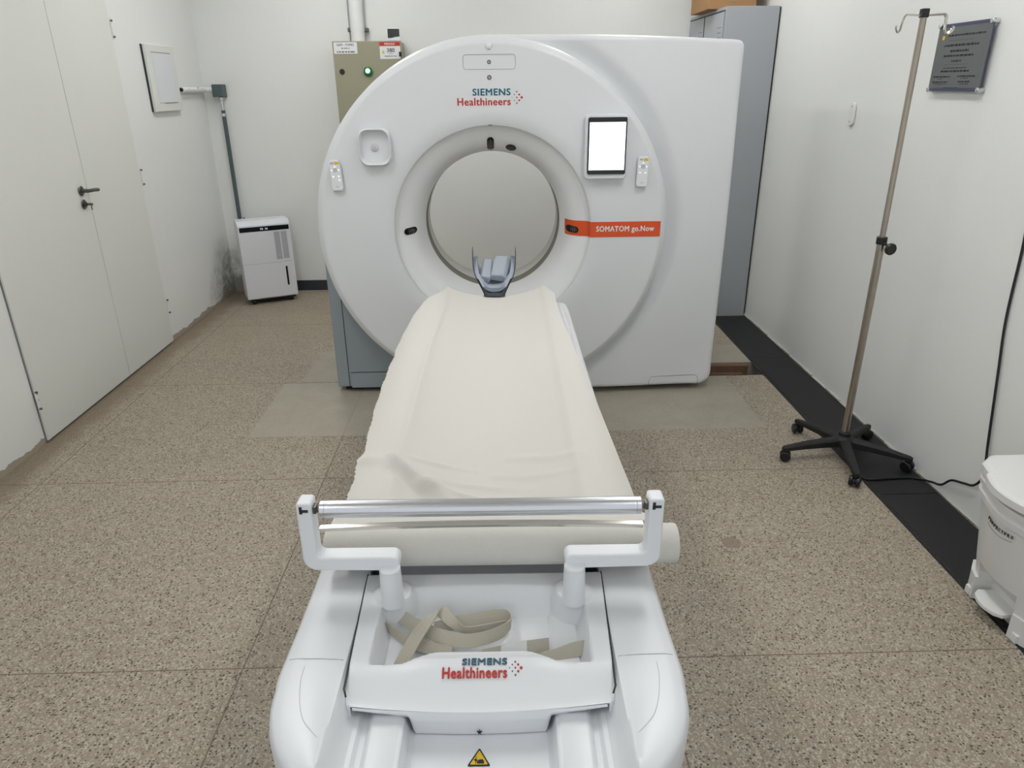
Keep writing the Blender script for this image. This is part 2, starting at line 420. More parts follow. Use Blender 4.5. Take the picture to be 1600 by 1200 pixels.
tag(obj('floor_cable', MB().tube(crom([(1.0, 3.93, -.10), (1.15, 3.97, -.09), (1.3, 3.99, -.062), (1.38, 3.985, -.05), (1.46, 4.0, -.065), (1.58, 4.02, -.10)]), 0.011, 10), M['bluec']),
    'blue cable in the floor opening beside the scanner', 'cable')
mt = MB()
for i in range(70):
    y = lerp(-1.4, 5.1, i / 70) + random.uniform(-.03, .03); h = random.uniform(.006, .016)
    mt.box((RX - random.uniform(.006, .014), y - .06, 0.0035), (RX, y + .06, h), 0.002, 1)
struct('trim_2', mt, M['mortar'])
ch = thing('cable_channel_cover', 'long black floor plate covering the cable channel along the right wall', 'floor plate', (1.71, 3, 0))
ys = [-1.4, 0.6, 2.55, 4.18, 5.06]
for a, b in zip(ys[:-1], ys[1:]):
    obj('plate', MB().box((1.588, a + .002, 0.0002), (RX - .012, b - .002, 0.0035), 0.001, 1), M['channel'], ch)
obj('edge_shadow_strip', MB().box((1.572, -1.4, 0.0001), (1.586, 5.06, 0.002)), M['black_matte'], ch)  # flat dark strip painted in as the shadow along the plate's left side

# double door in the left wall
DY0, DYM, DY1, DZ = 3.19, 4.045, 4.68, 2.42
d = MB().box((LX - .02, DY0, 0.012), (LX + .012, DYM - .002, DZ), 0.002)
dA = struct('door_1', d, M['door'])
d = MB().box((LX - .02, DYM + .002, 0.012), (LX + .012, DY1, DZ), 0.002)
dB = struct('door_2', d, M['door'])
struct('trim_3', MB().box((LX, DY0 - .008, 0.0), (LX + .004, DY0 - .001, DZ)).box((LX, DY0, 0), (LX + .003, DY1, 0.012)).box((LX, DYM - .0016, 0.01), (LX + .0095, DYM + .0016, DZ)), M['seam'], smooth=False)
hg = [(DY1 + .006, 1.92, dB), (DY1 + .006, 1.087, dB), (DY1 + .006, 0.25, dB), (DY0 - .006, 0.225, dA), (DY0 - .006, 1.087, dA), (DY0 - .006, 1.92, dA)]
for y, z, p in hg:
    h = MB()
    for k in range(5): h.cyl((LX + .016, y, z - .05 + k * .0205), (LX + .016, y, z - .05 + k * .0205 + .0175), 0.007 if k % 2 else .0055, 10)
    h.cyl((LX + .016, y, z - .056), (LX + .016, y, z + .058), 0.003, 8)
    obj('hinge', h, M['pipew'] , p)
    obj('hinge_screws', MB().cyl((LX + .012, y + .012, z + .03), (LX + .0145, y + .012, z + .03), .004, 8).cyl((LX + .012, y + .012, z), (LX + .0145, y + .012, z), .004, 8).cyl((LX + .012, y + .012, z - .03), (LX + .0145, y + .012, z - .03), .004, 8)
        .cyl((LX + .014, y, z + .045), (LX + .026, y, z + .045), .006, 8).cyl((LX + .014, y, z - .04), (LX + .026, y, z - .04), .006, 8), M['dull'], p)
hd = MB().cyl((LX + .012, 3.975, 1.10), (LX + .02, 3.975, 1.10), .026, 24, .003).cyl((LX + .018, 3.975, 1.10), (LX + .055, 3.975, 1.10), .010, 16)
hd.tube(crom([(LX + .055, 3.965, 1.10), (LX + .06, 3.99, 1.10), (LX + .058, 4.03, 1.098), (LX + .056, 4.07, 1.094)]), .0095, 12)
obj('door_handle', hd, M['dull'], dA)
obj('door_lock', MB().cyl((LX + .012, 3.975, 1.03), (LX + .019, 3.975, 1.03), .026, 24, .003).cyl((LX + .018, 3.975, 1.03), (LX + .03, 3.975, 1.03), .011, 16)
    .box((LX + .03, 3.972, 1.024), (LX + .062, 3.978, 1.036), .001).box((LX + .05, 3.972, 1.0), (LX + .055, 3.976, 1.026), .001), M['dull'], dA)

# ceiling light panels (above the frame)
for x, y, e, where in LIGHTS:
    t = thing('ceiling_light', 'long white ceiling light, ' + where, 'light', (x, y, CEIL))
    obj('frame', MB().box((x - .17, y - .62, CEIL - .03), (x + .17, y - .60, CEIL)).box((x - .17, y + .60, CEIL - .03), (x + .17, y + .62, CEIL)).box((x - .17, y - .60, CEIL - .03), (x - .15, y + .60, CEIL)).box((x + .15, y - .60, CEIL - .03), (x + .17, y + .60, CEIL)), M['white'], t)
    pm = mat('lit_panel', LIGHT_COL + (1,), 0.5, emit=e)
    obj('diffuser', MB().box((x - .15, y - .60, CEIL - .022), (x + .15, y + .60, CEIL - .016)), pm, t)

# ------------------------------------------------------------ the scanner
GX, GZ = -0.012, 0.935
G = thing('ct_scanner', 'large white computed tomography scanner with a round face and central bore', 'scanner', (GX, 3.9, 0))
C = (GX, 0, GZ)
# body outline (x, z), counter-clockwise from the right
out = []
def arc(cx, cz, r, a0, a1, n):
    for k in range(n + 1):
        a = radians(lerp(a0, a1, k / n)); out.append((cx + r * cos(a), cz + r * sin(a)))
R_ = 1.197
for k in range(30): out.append((R_, lerp(0.10, 1.745, k / 29)))
arc(R_ - .03, 1.757, .03, 10, 80, 6)
for k in range(30):
    t = k / 29; x = lerp(R_ - .05, GX, t); out.append((x, 1.790 + .030 * (1 - (1 - t) ** 2)))
for k in range(81):
    a = radians(lerp(92, 262, k / 80)); r = .885 - .018 * ss(180, 200, math.degrees(a)); out.append((GX + r * cos(a), GZ + r * sin(a)))
for k in range(26): out.append((lerp(-0.10, R_ - .09, k / 25), .03))
arc(R_ - .07, .10, .07, 275, 350, 6)
def yfront(x, z):
    r = math.hypot(x - GX, z - GZ)
    return 3.672 + .034 * (1 - ss(.882, .975, r)) + 0.030 * ss(1.0, 1.40, r)
rings = []
NR = 34
for i in range(NR + 1):
    ring = []
    for (x, z) in out:
        L = math.hypot(x - GX, z - GZ); r0 = min(.80, L - .06); r1 = L - .028; r = lerp(r0, r1, i / NR)
        px, pz = GX + (x - GX) * r / L, GZ + (z - GZ) * r / L
        ring.append((px, yfront(px, pz), pz))
    rings.append(ring)
def inset(dr, dy, base=None):
    ring = []
    for (x, z) in out:
        L = math.hypot(x - GX, z - GZ); r = L - dr; px, pz = GX + (x - GX) * r / L, GZ + (z - GZ) * r / L
        r1 = L - .028; qx, qz = GX + (x - GX) * r1 / L, GZ + (z - GZ) * r1 / L
        ring.append((px, (yfront(qx, qz) if base is None else base) + dy, pz))
    return ring
rings += [inset(.014, .003), inset(.005, .011), inset(0, .028), inset(0, 0, 4.45), inset(.02, .04, 4.45), inset(.05, .06, 4.45)]
rings.append([(GX + (x - GX) * .52 / math.hypot(x - GX, z - GZ), 4.52, GZ + (z - GZ) * .52 / math.hypot(x - GX, z - GZ)) for x, z in out])
obj('body_shell', MB().loft(rings, True, False), M['gantry'], G, angle=50)
# face disc
face = [(.489, 3.604), (.494, 3.6), (.56, 3.599), (.70, 3.599), (.80, 3.6), (.832, 3.6), (.838, 3.600), (.843, 3.601), (.847, 3.603), (.866, 3.618), (.871, 3.624), (.874, 3.633), (.875, 3.68), (.873, 3.74), (.868, 3.80)]
obj('front_cover', MB().lathe(face, C, n=160), M['gantry'], G, angle=50)
# funnel
FUN = [(.4885, 3.606), (.485, 3.620), (.477, 3.634), (.462, 3.643), (.445, 3.651), (.425, 3.662), (.405, 3.680), (.388, 3.705), (.374, 3.740), (.363, 3.785), (.357, 3.82), (.354, 3.85)]
def fun_y(r):
    pr = FUN[::-1]
    for (r0, y0), (r1, y1) in zip(pr[:-1], pr[1:]):
        if r0 <= r <= r1: return lerp(y0, y1, (r - r0) / (r1 - r0))
    return 3.6
obj('bore_funnel', MB().lathe(FUN, C, n=128), M['funnel'], G, angle=60)
obj('bore_ring', MB().lathe([(.354, 3.85), (.3575, 3.852), (.3565, 3.945), (.352, 3.95)], C, n=128), M['groove'], G)
obj('bore_tunnel', MB().lathe([(.352, 3.95), (.3505, 3.956), (.3505, 4.06), (.356, 4.12), (.372, 4.20), (.41, 4.33), (.46, 4.45), (.52, 4.52)], C, n=128), M['tunnel'], G, angle=60)
# lower left skirt
skp = [(-.905, .03), (-.12, .03)]
for k in range(21):
    a_ = radians(lerp(262, 190, k / 20)); skp.append((GX + .80 * cos(a_), GZ + .80 * sin(a_)))
skp += [(-.905, .80)]
SK = MB().prism(skp, 'XZ', 3.76, 4.46, .010, 3)
obj('side_skirt', SK, M['skirt'], G, label='slate grey lower side skirt')
obj('kick_panel', MB().prism(rpoly([(-.826, .026), (-.16, .026), (-.16, .115), (-.826, .115)], [.0, .0, .0, .02]), 'XZ', 3.753, 3.77, .003), M['skirt'], G)
sm = MB(); seamline(sm, [(-.838, 3.759, .035), (-.838, 3.759, .62)], .002); seamline(sm, [(-.828, 3.757, .118), (-.15, 3.757, .118)], .0015)
obj('skirt_seam', sm, M['seam_dark'], G)
obj('plinth', MB().box((-.87, 3.80, 0.0), (1.14, 4.42, .035)), M['black_matte'], G)
# service flap bottom right
sp = [(.846, .034), (.846, .068), (.850, .080), (.862, .088), (1.10, .090), (1.115, .082), (1.122, .068), (1.124, .034)]
sm = MB(); seamline(sm, [(x, yfront(x, z) + .0005, z) for x, z in sp], .0012)
obj('service_flap_seam', sm, M['seam'], G)
# small things on the face
FYY = 3.5985
sm = MB(); pp = rrect(-.134, 1.668, .106, 1.730, .014, 5); pp.append(pp[0]); seamline(sm, [(x, FYY, z) for x, z in pp], .0011)
obj('hatch_outline', sm, M['seam_light'], G)
obj('intercom_window', MB().cyl((-.015, 3.600, 1.698), (-.015, FYY - .001, 1.698), .0095, 24), M['greyink'], G)
obj('microphone_window', MB().cyl((-.015, 3.600, 1.633), (-.015, FYY - .001, 1.633), .0105, 24), M['purple'], G)
obj('indicator_dot', MB().cyl((-.015, 3.600, 1.633), (-.015, FYY - .0015, 1.633), .0045, 16), M['seam_light'], G)
obj('indicator_dot', MB().cyl((-.015, 3.600, 1.698), (-.015, FYY - .0015, 1.698), .004, 16), M['seam_light'], G)
obj('screw_cap', MB().lathe([(.015, 3.600), (.014, 3.594), (.009, 3.591), (.0005, 3.590)], (-.015, 0, 1.765), n=24), M['white'], G)
obj('bore_notch', MB().box((-.024, 3.596, 1.4225), (-.006, 3.61, 1.428), .001), M['seam'], G)
xd, yd = (1, 0, 0), (0, 0, 1)
obj('logo_upper_word', text(MB(), 'SIEMENS', (-.095, FYY, 1.555), xd, yd, .178, .031, .034), M['teal'], G, smooth=False)
obj('logo_lower_word', text(MB(), 'Healthineers', (-.167, FYY, 1.512), xd, yd, .250, .034, .030), M['red'], G, smooth=False)
def logo_dots(cx, cz, s, P):
    big, small = MB(), MB()
    for dx, dz, r, b in ((0, 0, .0055, 1), (-.0115, .0125, .0044, 1), (-.0115, -.0125, .0044, 1), (-.0225, 0, .0036, 0), (-.0225, .025, .0036, 0), (-.0225, -.025, .0036, 0), (-.034, .0125, .0027, 0), (-.034, -.0125, .0027, 0), (-.045, 0, .0018, 0)):
        q0, q1 = P(cx + dx * s, cz + dz * s)
        (big if b else small).cyl(q0, q1, r * s, 14)
    return big, small
bg, sml = logo_dots(.134, 1.546, 1.0, lambda x, z: ((x, 3.6, z), (x, FYY - .001, z)))
obj('logo_red_dots', bg, M['red'], G); obj('logo_grey_dots', sml, M['purple'], G)
# orange stripe following face and funnel
ns = 60
def stripe(u, v):
    x = lerp(.3605, .828, u); xl = x - GX; z = lerp(.889, .965, v) - .004 * ss(.5, .34, x)
    r = math.hypot(xl, z - GZ)
    y = 3.5972 if r > .491 else fun_y(max(r, .3545)) - .0028
    return Vector((x, y, z))
obj('orange_stripe', MB().grid(stripe, ns, 3), M['orange'], G, label='orange name stripe')
obj('stripe_lettering', text(MB(), 'SOMATOM go.Now', (.505, 3.5965, .908), xd, yd, .292, .036, .034), M['label'], G, smooth=False)
# laser windows on the funnel
def pill(cx, cz, ang, L=.060, Wd=.034, name='laser_window'):
    def P(u, w_):
        x = cx + u * cos(ang) - w_ * sin(ang); z = cz + u * sin(ang) + w_ * cos(ang)
        return x, z
    def surf(u, w_, off):
        x, z = P(u, w_); r = math.hypot(x - GX, z - GZ); r = max(min(r, .488), .3545)
        return (x, fun_y(r) - off, z)
    b0 = rrect(-L / 2, -Wd / 2, L / 2, Wd / 2, Wd / 2 * .98, 6); base2 = []
    for i_ in range(len(b0)):
        p_, q_ = Vector(b0[i_]), Vector(b0[(i_ + 1) % len(b0)]); m_ = 6 if (q_ - p_).length > .012 else 1
        base2 += [tuple(p_.lerp(q_, j_ / m_)) for j_ in range(m_)]
    n = 32; mb = MB(); rings = []
    for sc, off in ((1.0, -.004), (1.0, .0045), (.9, .0055), (.6, .0055), (.3, .0055)):
        ring = []
        for ux, wz in base2:
            ring.append(surf(ux * sc, wz * sc, off))
        rings.append(ring)
    mb.loft(rings, True, True)
    o = obj(name, mb, M['black_gloss'], G, angle=60)
    g = MB()
    for a_ in (-.2, .1, .35):
        seamline(g, [surf(L * .5 * a_, -Wd * .36, .0068), surf(L * .5 * a_, 0, .0068), surf(L * .5 * a_, Wd * .36, .0068)], .0008)
    seamline(g, [surf(-L * .12, 0, .0068), surf(L * .2, 0, .0068), surf(L * .38, 0, .0068)], .0008)
    obj('window_mark', g, M['seam'], o)
pill(-.430, .921, radians(6)); pill(.393, .917, radians(-4)); pill(-.016, 1.334, radians(90), .068, .034)
def eye():
    cx, cz = .0835, 1.315; rings = []
    for sc, off in ((1, -.002), (1, .0035), (.85, .0045), (.4, .0045)):
        ring = []
        for k in range(28):
            a = 2 * pi * k / 28; dx, dz = .026 * cos(a) * sc, .0165 * sin(a) * sc
            x, z = cx + dx * cos(-.2) - dz * sin(-.2), cz + dx * sin(-.2) + dz * cos(-.2)
            ring.append((x, fun_y(min(math.hypot(x - GX, z - GZ), .488)) - off, z))
        rings.append(ring)
    obj('camera_window', MB().loft(rings), M['black_gloss'], G, angle=60)
eye()
# square mount with push button, upper left
mo = MB(); oo = rrect(-.641, 1.247, -.487, 1.421, .045, 8); ctr = (-.564, 1.334)
def scl(p, s): return (ctr[0] + (p[0] - ctr[0]) * s, ctr[1] + (p[1] - ctr[1]) * s)
rg = []
for s_, y in ((1.0, 3.6), (1.0, 3.578), (.985, 3.568), (.955, 3.562), (.915, 3.560), (.87, 3.563), (.835, 3.572), (.815, 3.588), (.80, 3.593), (.3, 3.593)):
    rg.append([(scl(p, s_)[0], y, scl(p, s_)[1]) for p in oo])
mnt = obj('push_button_mount', mo.loft(rg, True, True), M['gantry'], G, angle=60)
obj('push_button', MB().lathe([(.016, 3.592), (.0155, 3.588), (.012, 3.586), (.0005, 3.586)], (-.567, 0, 1.330), n=28), M['white'], mnt)
bs = MB()
for rr in (.0165, .010, .005): bs.tube([(-.567 + rr * cos(2 * pi * k / 24), 3.5855 if rr < .016 else 3.5915, 1.330 + rr * sin(2 * pi * k / 24)) for k in range(25)], .0008, 6)
obj('button_symbol', bs, M['seam'], mnt)
# tablet holder
TH = MB(); th = rrect(.432, 1.176, .636, 1.470, .018, 6)
rg = []
tc_ = (.534, 1.323)
for s_, y in ((1.0, 3.6), (1.0, 3.570), (.985, 3.563), (.96, 3.560), (.3, 3.560)):
    rg.append([(tc_[0] + (p[0] - tc_[0]) * (s_ if s_ > .5 else s_), y, tc_[1] + (p[1] - tc_[1]) * (1 - (1 - s_) * (.7 if s_ > .5 else 1))) for p in th])
obj('tablet_holder', TH.loft(rg, True, True), M['white'], G, angle=60)
T = thing('tablet_computer', 'black bordered tablet with a blank white lit screen on the scanner face', 'tablet', (.535, 3.552, 1.20))
obj('case', MB().prism(rrect(.445, 1.199, .629, 1.457, .008, 4), 'XZ', 3.553, 3.561, .001), M['black_gloss'], T)
obj('screen', MB().prism(rrect(.4520, 1.219, .6220, 1.435, .001, 1), 'XZ', 3.5522, 3.554), M['screen'], T)
# remote controls
def remote(x, z, rot, label, holder):
    t = thing('remote_control', label, 'remote control', (x, 3.58, z - .07), 0, 'remote controls on the scanner face')
    def P(px, pz): c_, s_ = cos(rot), sin(rot); return (x + px * c_ - pz * s_, z + px * s_ + pz * c_)
    o_ = [P(*p) for p in rrect(-.027, -.071, .027, .071, .014, 5)]
    obj('case', MB().prism(o_, 'XZ', 3.574, 3.592, .003, 3), M['white'], t)
    def rr(x0, z0, x1, z1, r=.003): return [P(*p) for p in rrect(x0, z0, x1, z1, r, 4)]
    obj('yellow_label', MB().prism(rr(.000, .050, .022, .062), 'XZ', 3.5733, 3.575), M['yellow'], t)
    obj('grey_label', MB().prism(rr(-.020, .052, -.003, .060), 'XZ', 3.5733, 3.575), M['seam_light'], t)
    rg_ = MB(); cx, cz = P(0, .024); rg_.tube([(cx + .0085 * cos(2 * pi * k / 20), 3.5735, cz + .0085 * sin(2 * pi * k / 20)) for k in range(21)], .0011, 6)
    rg_.cyl((cx, 3.575, cz), (cx, 3.5728, cz), .003, 10)
    obj('dial_button', rg_, M['seam'], t)
    kk = [(0, .040), (-.0165, .024), (.0165, .024), (-.013, -.005), (.013, -.005)] + ([(.014, -.022)] if x < 0 else [])
    for a, b in kk:
        cx, cz = P(a, b); obj('lit_key', MB().cyl((cx, 3.5755, cz), (cx, 3.573, cz), .0032, 12), M['lit'], t)
    cx, cz = P(0, -.052); obj('small_mark', MB().box((cx - .006, 3.5733, cz - .0015), (cx + .006, 3.575, cz + .0015)), M['seam_light'], t)
    lo = [P(*p) for p in rrect(-.0285, -.078, .0285, -.055, .006, 4)]
    obj(holder, MB().prism(lo, 'XZ', 3.5925, 3.60, .002), M['gantry'], G)
remote(-.760, 1.207, radians(3), 'white remote control with six lit keys at the left edge of the scanner face', 'remote_cradle')
remote(.718, 1.207, radians(-2), 'white remote control beside the lit tablet on the scanner face', 'remote_cradle')

# ------------------------------------------------------------ patient table (its own slightly turned frame)
TL, TR = (-.05, 0, 0), -.015
T = thing('patient_table', 'long white scanner table with a storage tray at its foot end', 'table', TL, TR)
def tl(x, y, z): return (x, y, z)
# housing profile (right half from bottom outward), foot end with channel
half = [(.0, .652), (.105, .652), (.112, .658), (.118, .684), (.126, .690), (.165, .688), (.171, .684), (.176, .676), (.184, .676), (.190, .683), (.197, .683), (.202, .688), (.207, .695), (.214, .71), (.222, .727), (.232, .731), (.262, .7315), (.30, .7305), (.316, .727), (.324, .718), (.3275, .70), (.326, .66), (.315, .60), (.295, .56)]
prof = [(-x, z) for x, z in reversed(half)] + half[1:]
def ring_at(y, insx, dz=0.0):
    r = []
    for x, z in prof:
        s = 1 if x > 0 else -1; ax = abs(x); lim = .3275 - insx
        xo = .222 + (ax - .222) * (max(lim, .24) - .222) / (.3275 - .222)
        r.append((s * xo if ax > .222 else x, y, z - (dz * ss(.20, .3275, ax)) ))
    return r
yy = []
for k in range(17):
    q = lerp(.75, pi / 2, k / 16); yy.append((.86 - .22 * cos(q), .25 * (1 - sin(q)), .03 * (1 - sin(q))))
yy += [(.875, -.003, 0), (.90, -.004, 0.0), (1.0, -.001, 0), (1.15, 0.0, 0.0), (2.0, .008, 0.0), (2.90, .014, 0.0), (2.975, .018, 0), (3.0, .022, .004), (3.015, .03, .012)]
tmb = MB().loft([ring_at(*q) for q in yy], True, True)
obj('housing', tmb, M['white'], T, local=True, angle=40)
# upper body carrying the table top, under the paper
ub = []
for y, w_ in ((1.195, .285), (1.2, .29), (2.6, .288), (2.84, .284), (2.87, .275)):
    ub.append([(x, y, z) for x, z in rpoly([(-w_, .66), (w_, .66), (w_, .764), (.218, .768), (.13, .730), (0, .716), (-.13, .730), (-.218, .768), (-w_, .764)], [.0, .0, .02, .004, .04, .08, .04, .004, .02])])
obj('upper_body', MB().loft(ub, True, True), M['white'], T, local=True)
# concave carbon table top
tt = []
for y, dz in ((1.19, 0), (2.9, 0), (3.02, 0), (3.035, -.003)):
    ring = []
    for k in range(17):
        x = lerp(-.215, .215, k / 16); ring.append((x, y, .738 + .036 * (abs(x) / .215) ** 2 + dz))
    for k in range(17):
        x = lerp(.215, -.215, k / 16); ring.append((x * .97, y, .738 - .014 + .035 * (abs(x) / .215) ** 2))
    tt.append(ring)
obj('table_top', MB().loft(tt, True, True), M['gantry'], T, local=True)
obj('pedestal', MB().box((-.22, 1.3, .02), (.22, 2.85, .60), .03, 3), M['white'], T, local=True)
obj('foot_plate', MB().box((-.26, 1.2, 0.0), (.26, 2.95, .03), .01, 2), M['skirt'], T, local=True)
# tray
def tw(y):
    q = max(0, min(1, (.852 - y) / .014))
    return lerp(.2085, .2215, max(0, min(1, (y - .84) / .29))) - .011 * (1 - math.sqrt(1 - .98 * q * q))
def tray_front(x): return .838 - .014 * (1 - (x / .21) ** 2)
def hz(x, y):
    ax = abs(x)
    mx = 1 - ss(.168, .186, ax)
    yf_ = .902 + .026 * (1 - ss(.075, .135, ax))
    my = ss(yf_, yf_ + .014, y) * (1 - ss(1.062, 1.102 - .010 * (ax / .2) ** 2, y))
    dp = math.hypot(ax - .165, y - 1.078)
    mp = ss(.030, .042, dp)
    z = .7305 - .047 * mx * my * mp
    z += .006 * (1 - mp)
    z += .006 * (1 - ss(.08, .15, ax)) * ss(.86, .9, y) * (1 - ss(.905, .925, y))
    yb = y - tray_front(x)
    z -= .022 * (1 - ss(0.0, .075, yb)) ** 1.3
    return z
NX, NY = 132, 104
rows = []
def trayfn(u, v):
    s = u * 2 - 1; y0 = None
    y = lerp(0, 1, v)
    # y runs from the curved front edge to the back
    x_ = s * .21; yf_ = tray_front(x_); Y_ = lerp(yf_, 1.133, v); x = s * tw(Y_)
    return Vector((x, Y_, hz(x, Y_)))
tg = MB().grid(trayfn, NX, NY)
# rounded border dropping down round three sides
def border(u, v):
    s = u * 2 - 1; x = s * tw(1.133); q = v * pi / 2
    return Vector((x, 1.133 + .006 * sin(q), hz(x, 1.133) - .006 * (1 - cos(q)) - (.05 if v == 1 else 0)))
tg.grid(border, 40, 5)
for sd in (-1, 1):
    def side(u, v, sd=sd):
        Y_ = lerp(tray_front(.21), 1.133, u); q = v * pi / 2; x = sd * tw(Y_)
        return Vector((x + sd * .0035 * sin(q), Y_, hz(x, Y_) - .0035 * (1 - cos(q)) - (.03 if v == 1 else 0)))
    tg.grid(side, 60, 4)
def apron_bottom(x):
    ax = abs(x)
    return .6535 + .034 * ss(.103, .113, ax) + .003 * ss(.113, .15, ax) + .003 * ss(.15, .20, ax)
def apron(u, v):
    s = u * 2 - 1; x = s * tw(tray_front(.21)); ytop = tray_front(x); zt = hz(x, ytop); zb = apron_bottom(x)
    q = min(1, v / .3)
    yb = ytop - .0015 * sin(q * pi / 2) + .014 * max(0, v - .3)
    z = lerp(zt, zb, v) if v > 0 else zt
    return Vector((x, yb, z))
tg.grid(apron, 132, 10)
tray = obj('storage_tray', tg, M['white'], T, local=True, angle=50)
# tray lettering on the sloping lip
def tilt_text(body, x, y, wd, ht, m_, bold, name):
    z0 = hz(x + wd / 2, y) + .0012; z1 = hz(x + wd / 2, y + ht) + .0012
    obj(name, text(MB(), body, (x, y, z0 + .0005), (1, 0, 0), (0, ht, z1 - z0), wd, math.hypot(ht, z1 - z0), bold, .0008), m_, tray, local=True, smooth=False)
tilt_text('SIEMENS', -.030, .892, .073, .0135, M['navy'], .032, 'logo_upper_word')
tilt_text('Healthineers', -.061, .872, .104, .0165, M['red'], .028, 'logo_lower_word')
bg, sml = logo_dots(.0655, .8875, .42, lambda x, y: ((x, y, hz(x, y) - .001), (x, y, hz(x, y) + .0014)))
obj('logo_red_dots', bg, M['red'], tray, local=True); obj('logo_grey_dots', sml, M['purple'], tray, local=True)
# small person mark at the apron foot
pm_ = MB(); ax_, yv, az = -.0015, .8265, .664
for a in (90, 20, 160, 245, 295):
    pm_.box((ax_ - .0006, yv - .001, az), (ax_ + .0006, yv + .001, az + .0042), rot=Matrix.Rotation(radians(a - 90), 3, 'Y'), pivot=(ax_, yv, az))
obj('maker_mark', pm_, M['ink'], tray, local=True)
# warning triangle on the channel floor
wt = MB().prism(rpoly([(-.019, .775), (.0165, .775), (-.001, .807)], .0015, 3), 'XY', .6521, .6534)
obj('warning_label_border', wt, M['ink'], T, local=True)
wt = MB().prism(rpoly([(-.0148, .7772), (.0125, .7772), (-.001, .8025)], .001, 3), 'XY', .6533, .6538)
wy = obj('warning_label', wt, M['yellow'], T, local=True)
hnd = MB()
hnd.box((-.004, .7785, .6538), (.0065, .7835, .6544), .0)
hnd.tube([(-.004, .7825, .654), (-.008, .785, .654)], .0009, 6); hnd.tube([(-.002, .784, .654), (.005, .785, .654)], .0010, 6)
hnd.box((-.0065, .7785, .6538), (-.0055, .7915, .6544)); hnd.box((-.0088, .785, .6538), (-.0035, .786, .6544))
obj('hand_symbol', hnd, M['ink'], wy, local=True)
# seams on the side arms and the dark gap behind the tray
for s in (-1, 1):
    sm = MB()
    seamline(sm, [(s * .2265, .915, .7300), (s * .24, .915, .7315), (s * .262, .916, .7320), (s * .285, .917, .7317), (s * .302, .918, .7308), (s * .317, .919, .7275)], .0006)
    cr = MB(); seamline(cr, crom([(s * .286, .90, .7314), (s * .285, .872, .7314), (s * .276, .830, .7315), (s * .262, .795, .7315), (s * .245, .775, .7313), (s * .229, .760, .7298)], 6), .0004)
    obj('arm_crease', cr, M['seam_pale'], T, local=True)
    obj('arm_seam', sm, M['seam_light'], T, local=True)
for s in (-1, 1):
    sm = MB()
    seamline(sm, [(s * (tw(y) + .0042), y, .7275) for y in (.840, .855, .9, 1.0, 1.1, 1.14)], .0016)
    obj('tray_gap', sm, M['seam_dark'], T, local=True)
obj('drive_recess', MB().box((-.222, 1.138, .69), (.222, 1.194, .712)), M['white'], T, local=True)
for s in (-1, 1):
    obj('guide_block', MB().box((s * .205 - .014, 1.138, .70), (s * .205 + .014, 1.185, .7285), .003), M['black'], T, local=True)

# paper roll holder: two cranked arms with posts, roller and tear bar
Hd = thing('paper_roll_holder', 'white cranked bracket with an aluminium roller across the foot of the table', 'bracket', TL, TR)
for s in (-1, 1):
    pts = [(.148, .828), (.291, .828), (.291, .941), (.318, .941), (.318, .801), (.182, .801), (.148, .801)]
    rad = [.018, .010, .006, .006, .026, .004, .008]
    pl_ = rpoly([(s * x, z) for x, z in pts], rad, 6)
    if s < 0: pl_ = pl_[::-1]
    obj('arm', MB().prism(pl_, 'XZ', 1.056, 1.090, .004, 3), M['white'], Hd, local=True)
    py_ = 1.055
    pp_ = MB().lathe([(.0215, .730), (.0205, .742), (.0193, .795), (.0190, .805)], (s * .165, py_, 0), 'Z', 32, False)
    top_ = []
    for rr_, dz_ in ((.0190, .0), (.0182, .003), (.0165, .005)):
        top_.append([(s * .165 + rr_ * cos(2 * pi * k / 32), py_ + rr_ * sin(2 * pi * k / 32), .805 + dz_ + .25 * rr_ * sin(2 * pi * k / 32)) for k in range(32)])
    pp_.loft(top_, True, True, cap0=False)
    obj('post', pp_, M['white'], Hd, local=True, angle=50)
    ax = s * .3045
    obj('slot', MB().box((ax - .0075, 1.0548, .921), (ax - .0025, 1.06, .935)).box((ax - .0075, 1.0548, .924), (ax + .0075, 1.06, .929)), M['seam_dark'], Hd, local=True)
    obj('axle', MB().cyl((s * .277, 1.07, .9215), (s * .300, 1.07, .9215), .0055, 14).box((s * .288 - .003, 1.062, .917), (s * .288 + .003, 1.078, .930)), M['dull'], Hd, local=True)
ro = MB().tube([(-.279, 1.07, .9215), (-.278, 1.07, .9215), (-.271, 1.07, .9215), (-.2705, 1.07, .9215), (-.270, 1.07, .9215), (.270, 1.07, .9215), (.2705, 1.07, .9215), (.271, 1.07, .9215), (.278, 1.07, .9215), (.279, 1.07, .9215)], [.0145, .0155, .0155, .0148, .0155, .0155, .0148, .0155, .0155, .0145], 40)
obj('roller', ro, M['alu'], Hd, local=True, label='brushed aluminium roller')
tb = MB(); rg = []
for k in range(31):
    t = k / 30; x = lerp(-.286, .286, t); zc = .880 + .006 * (1 - (2 * t - 1) ** 2)
    rg.append([(x, 1.072, zc - .007), (x, 1.0685, zc), (x, 1.073, zc + .006), (x, 1.0745, zc + .006), (x, 1.0705, zc), (x, 1.0735, zc - .007)])
obj('tear_bar', tb.loft(rg, True, True), M['steel'], Hd, local=True, angle=60, label='thin polished steel tear bar')

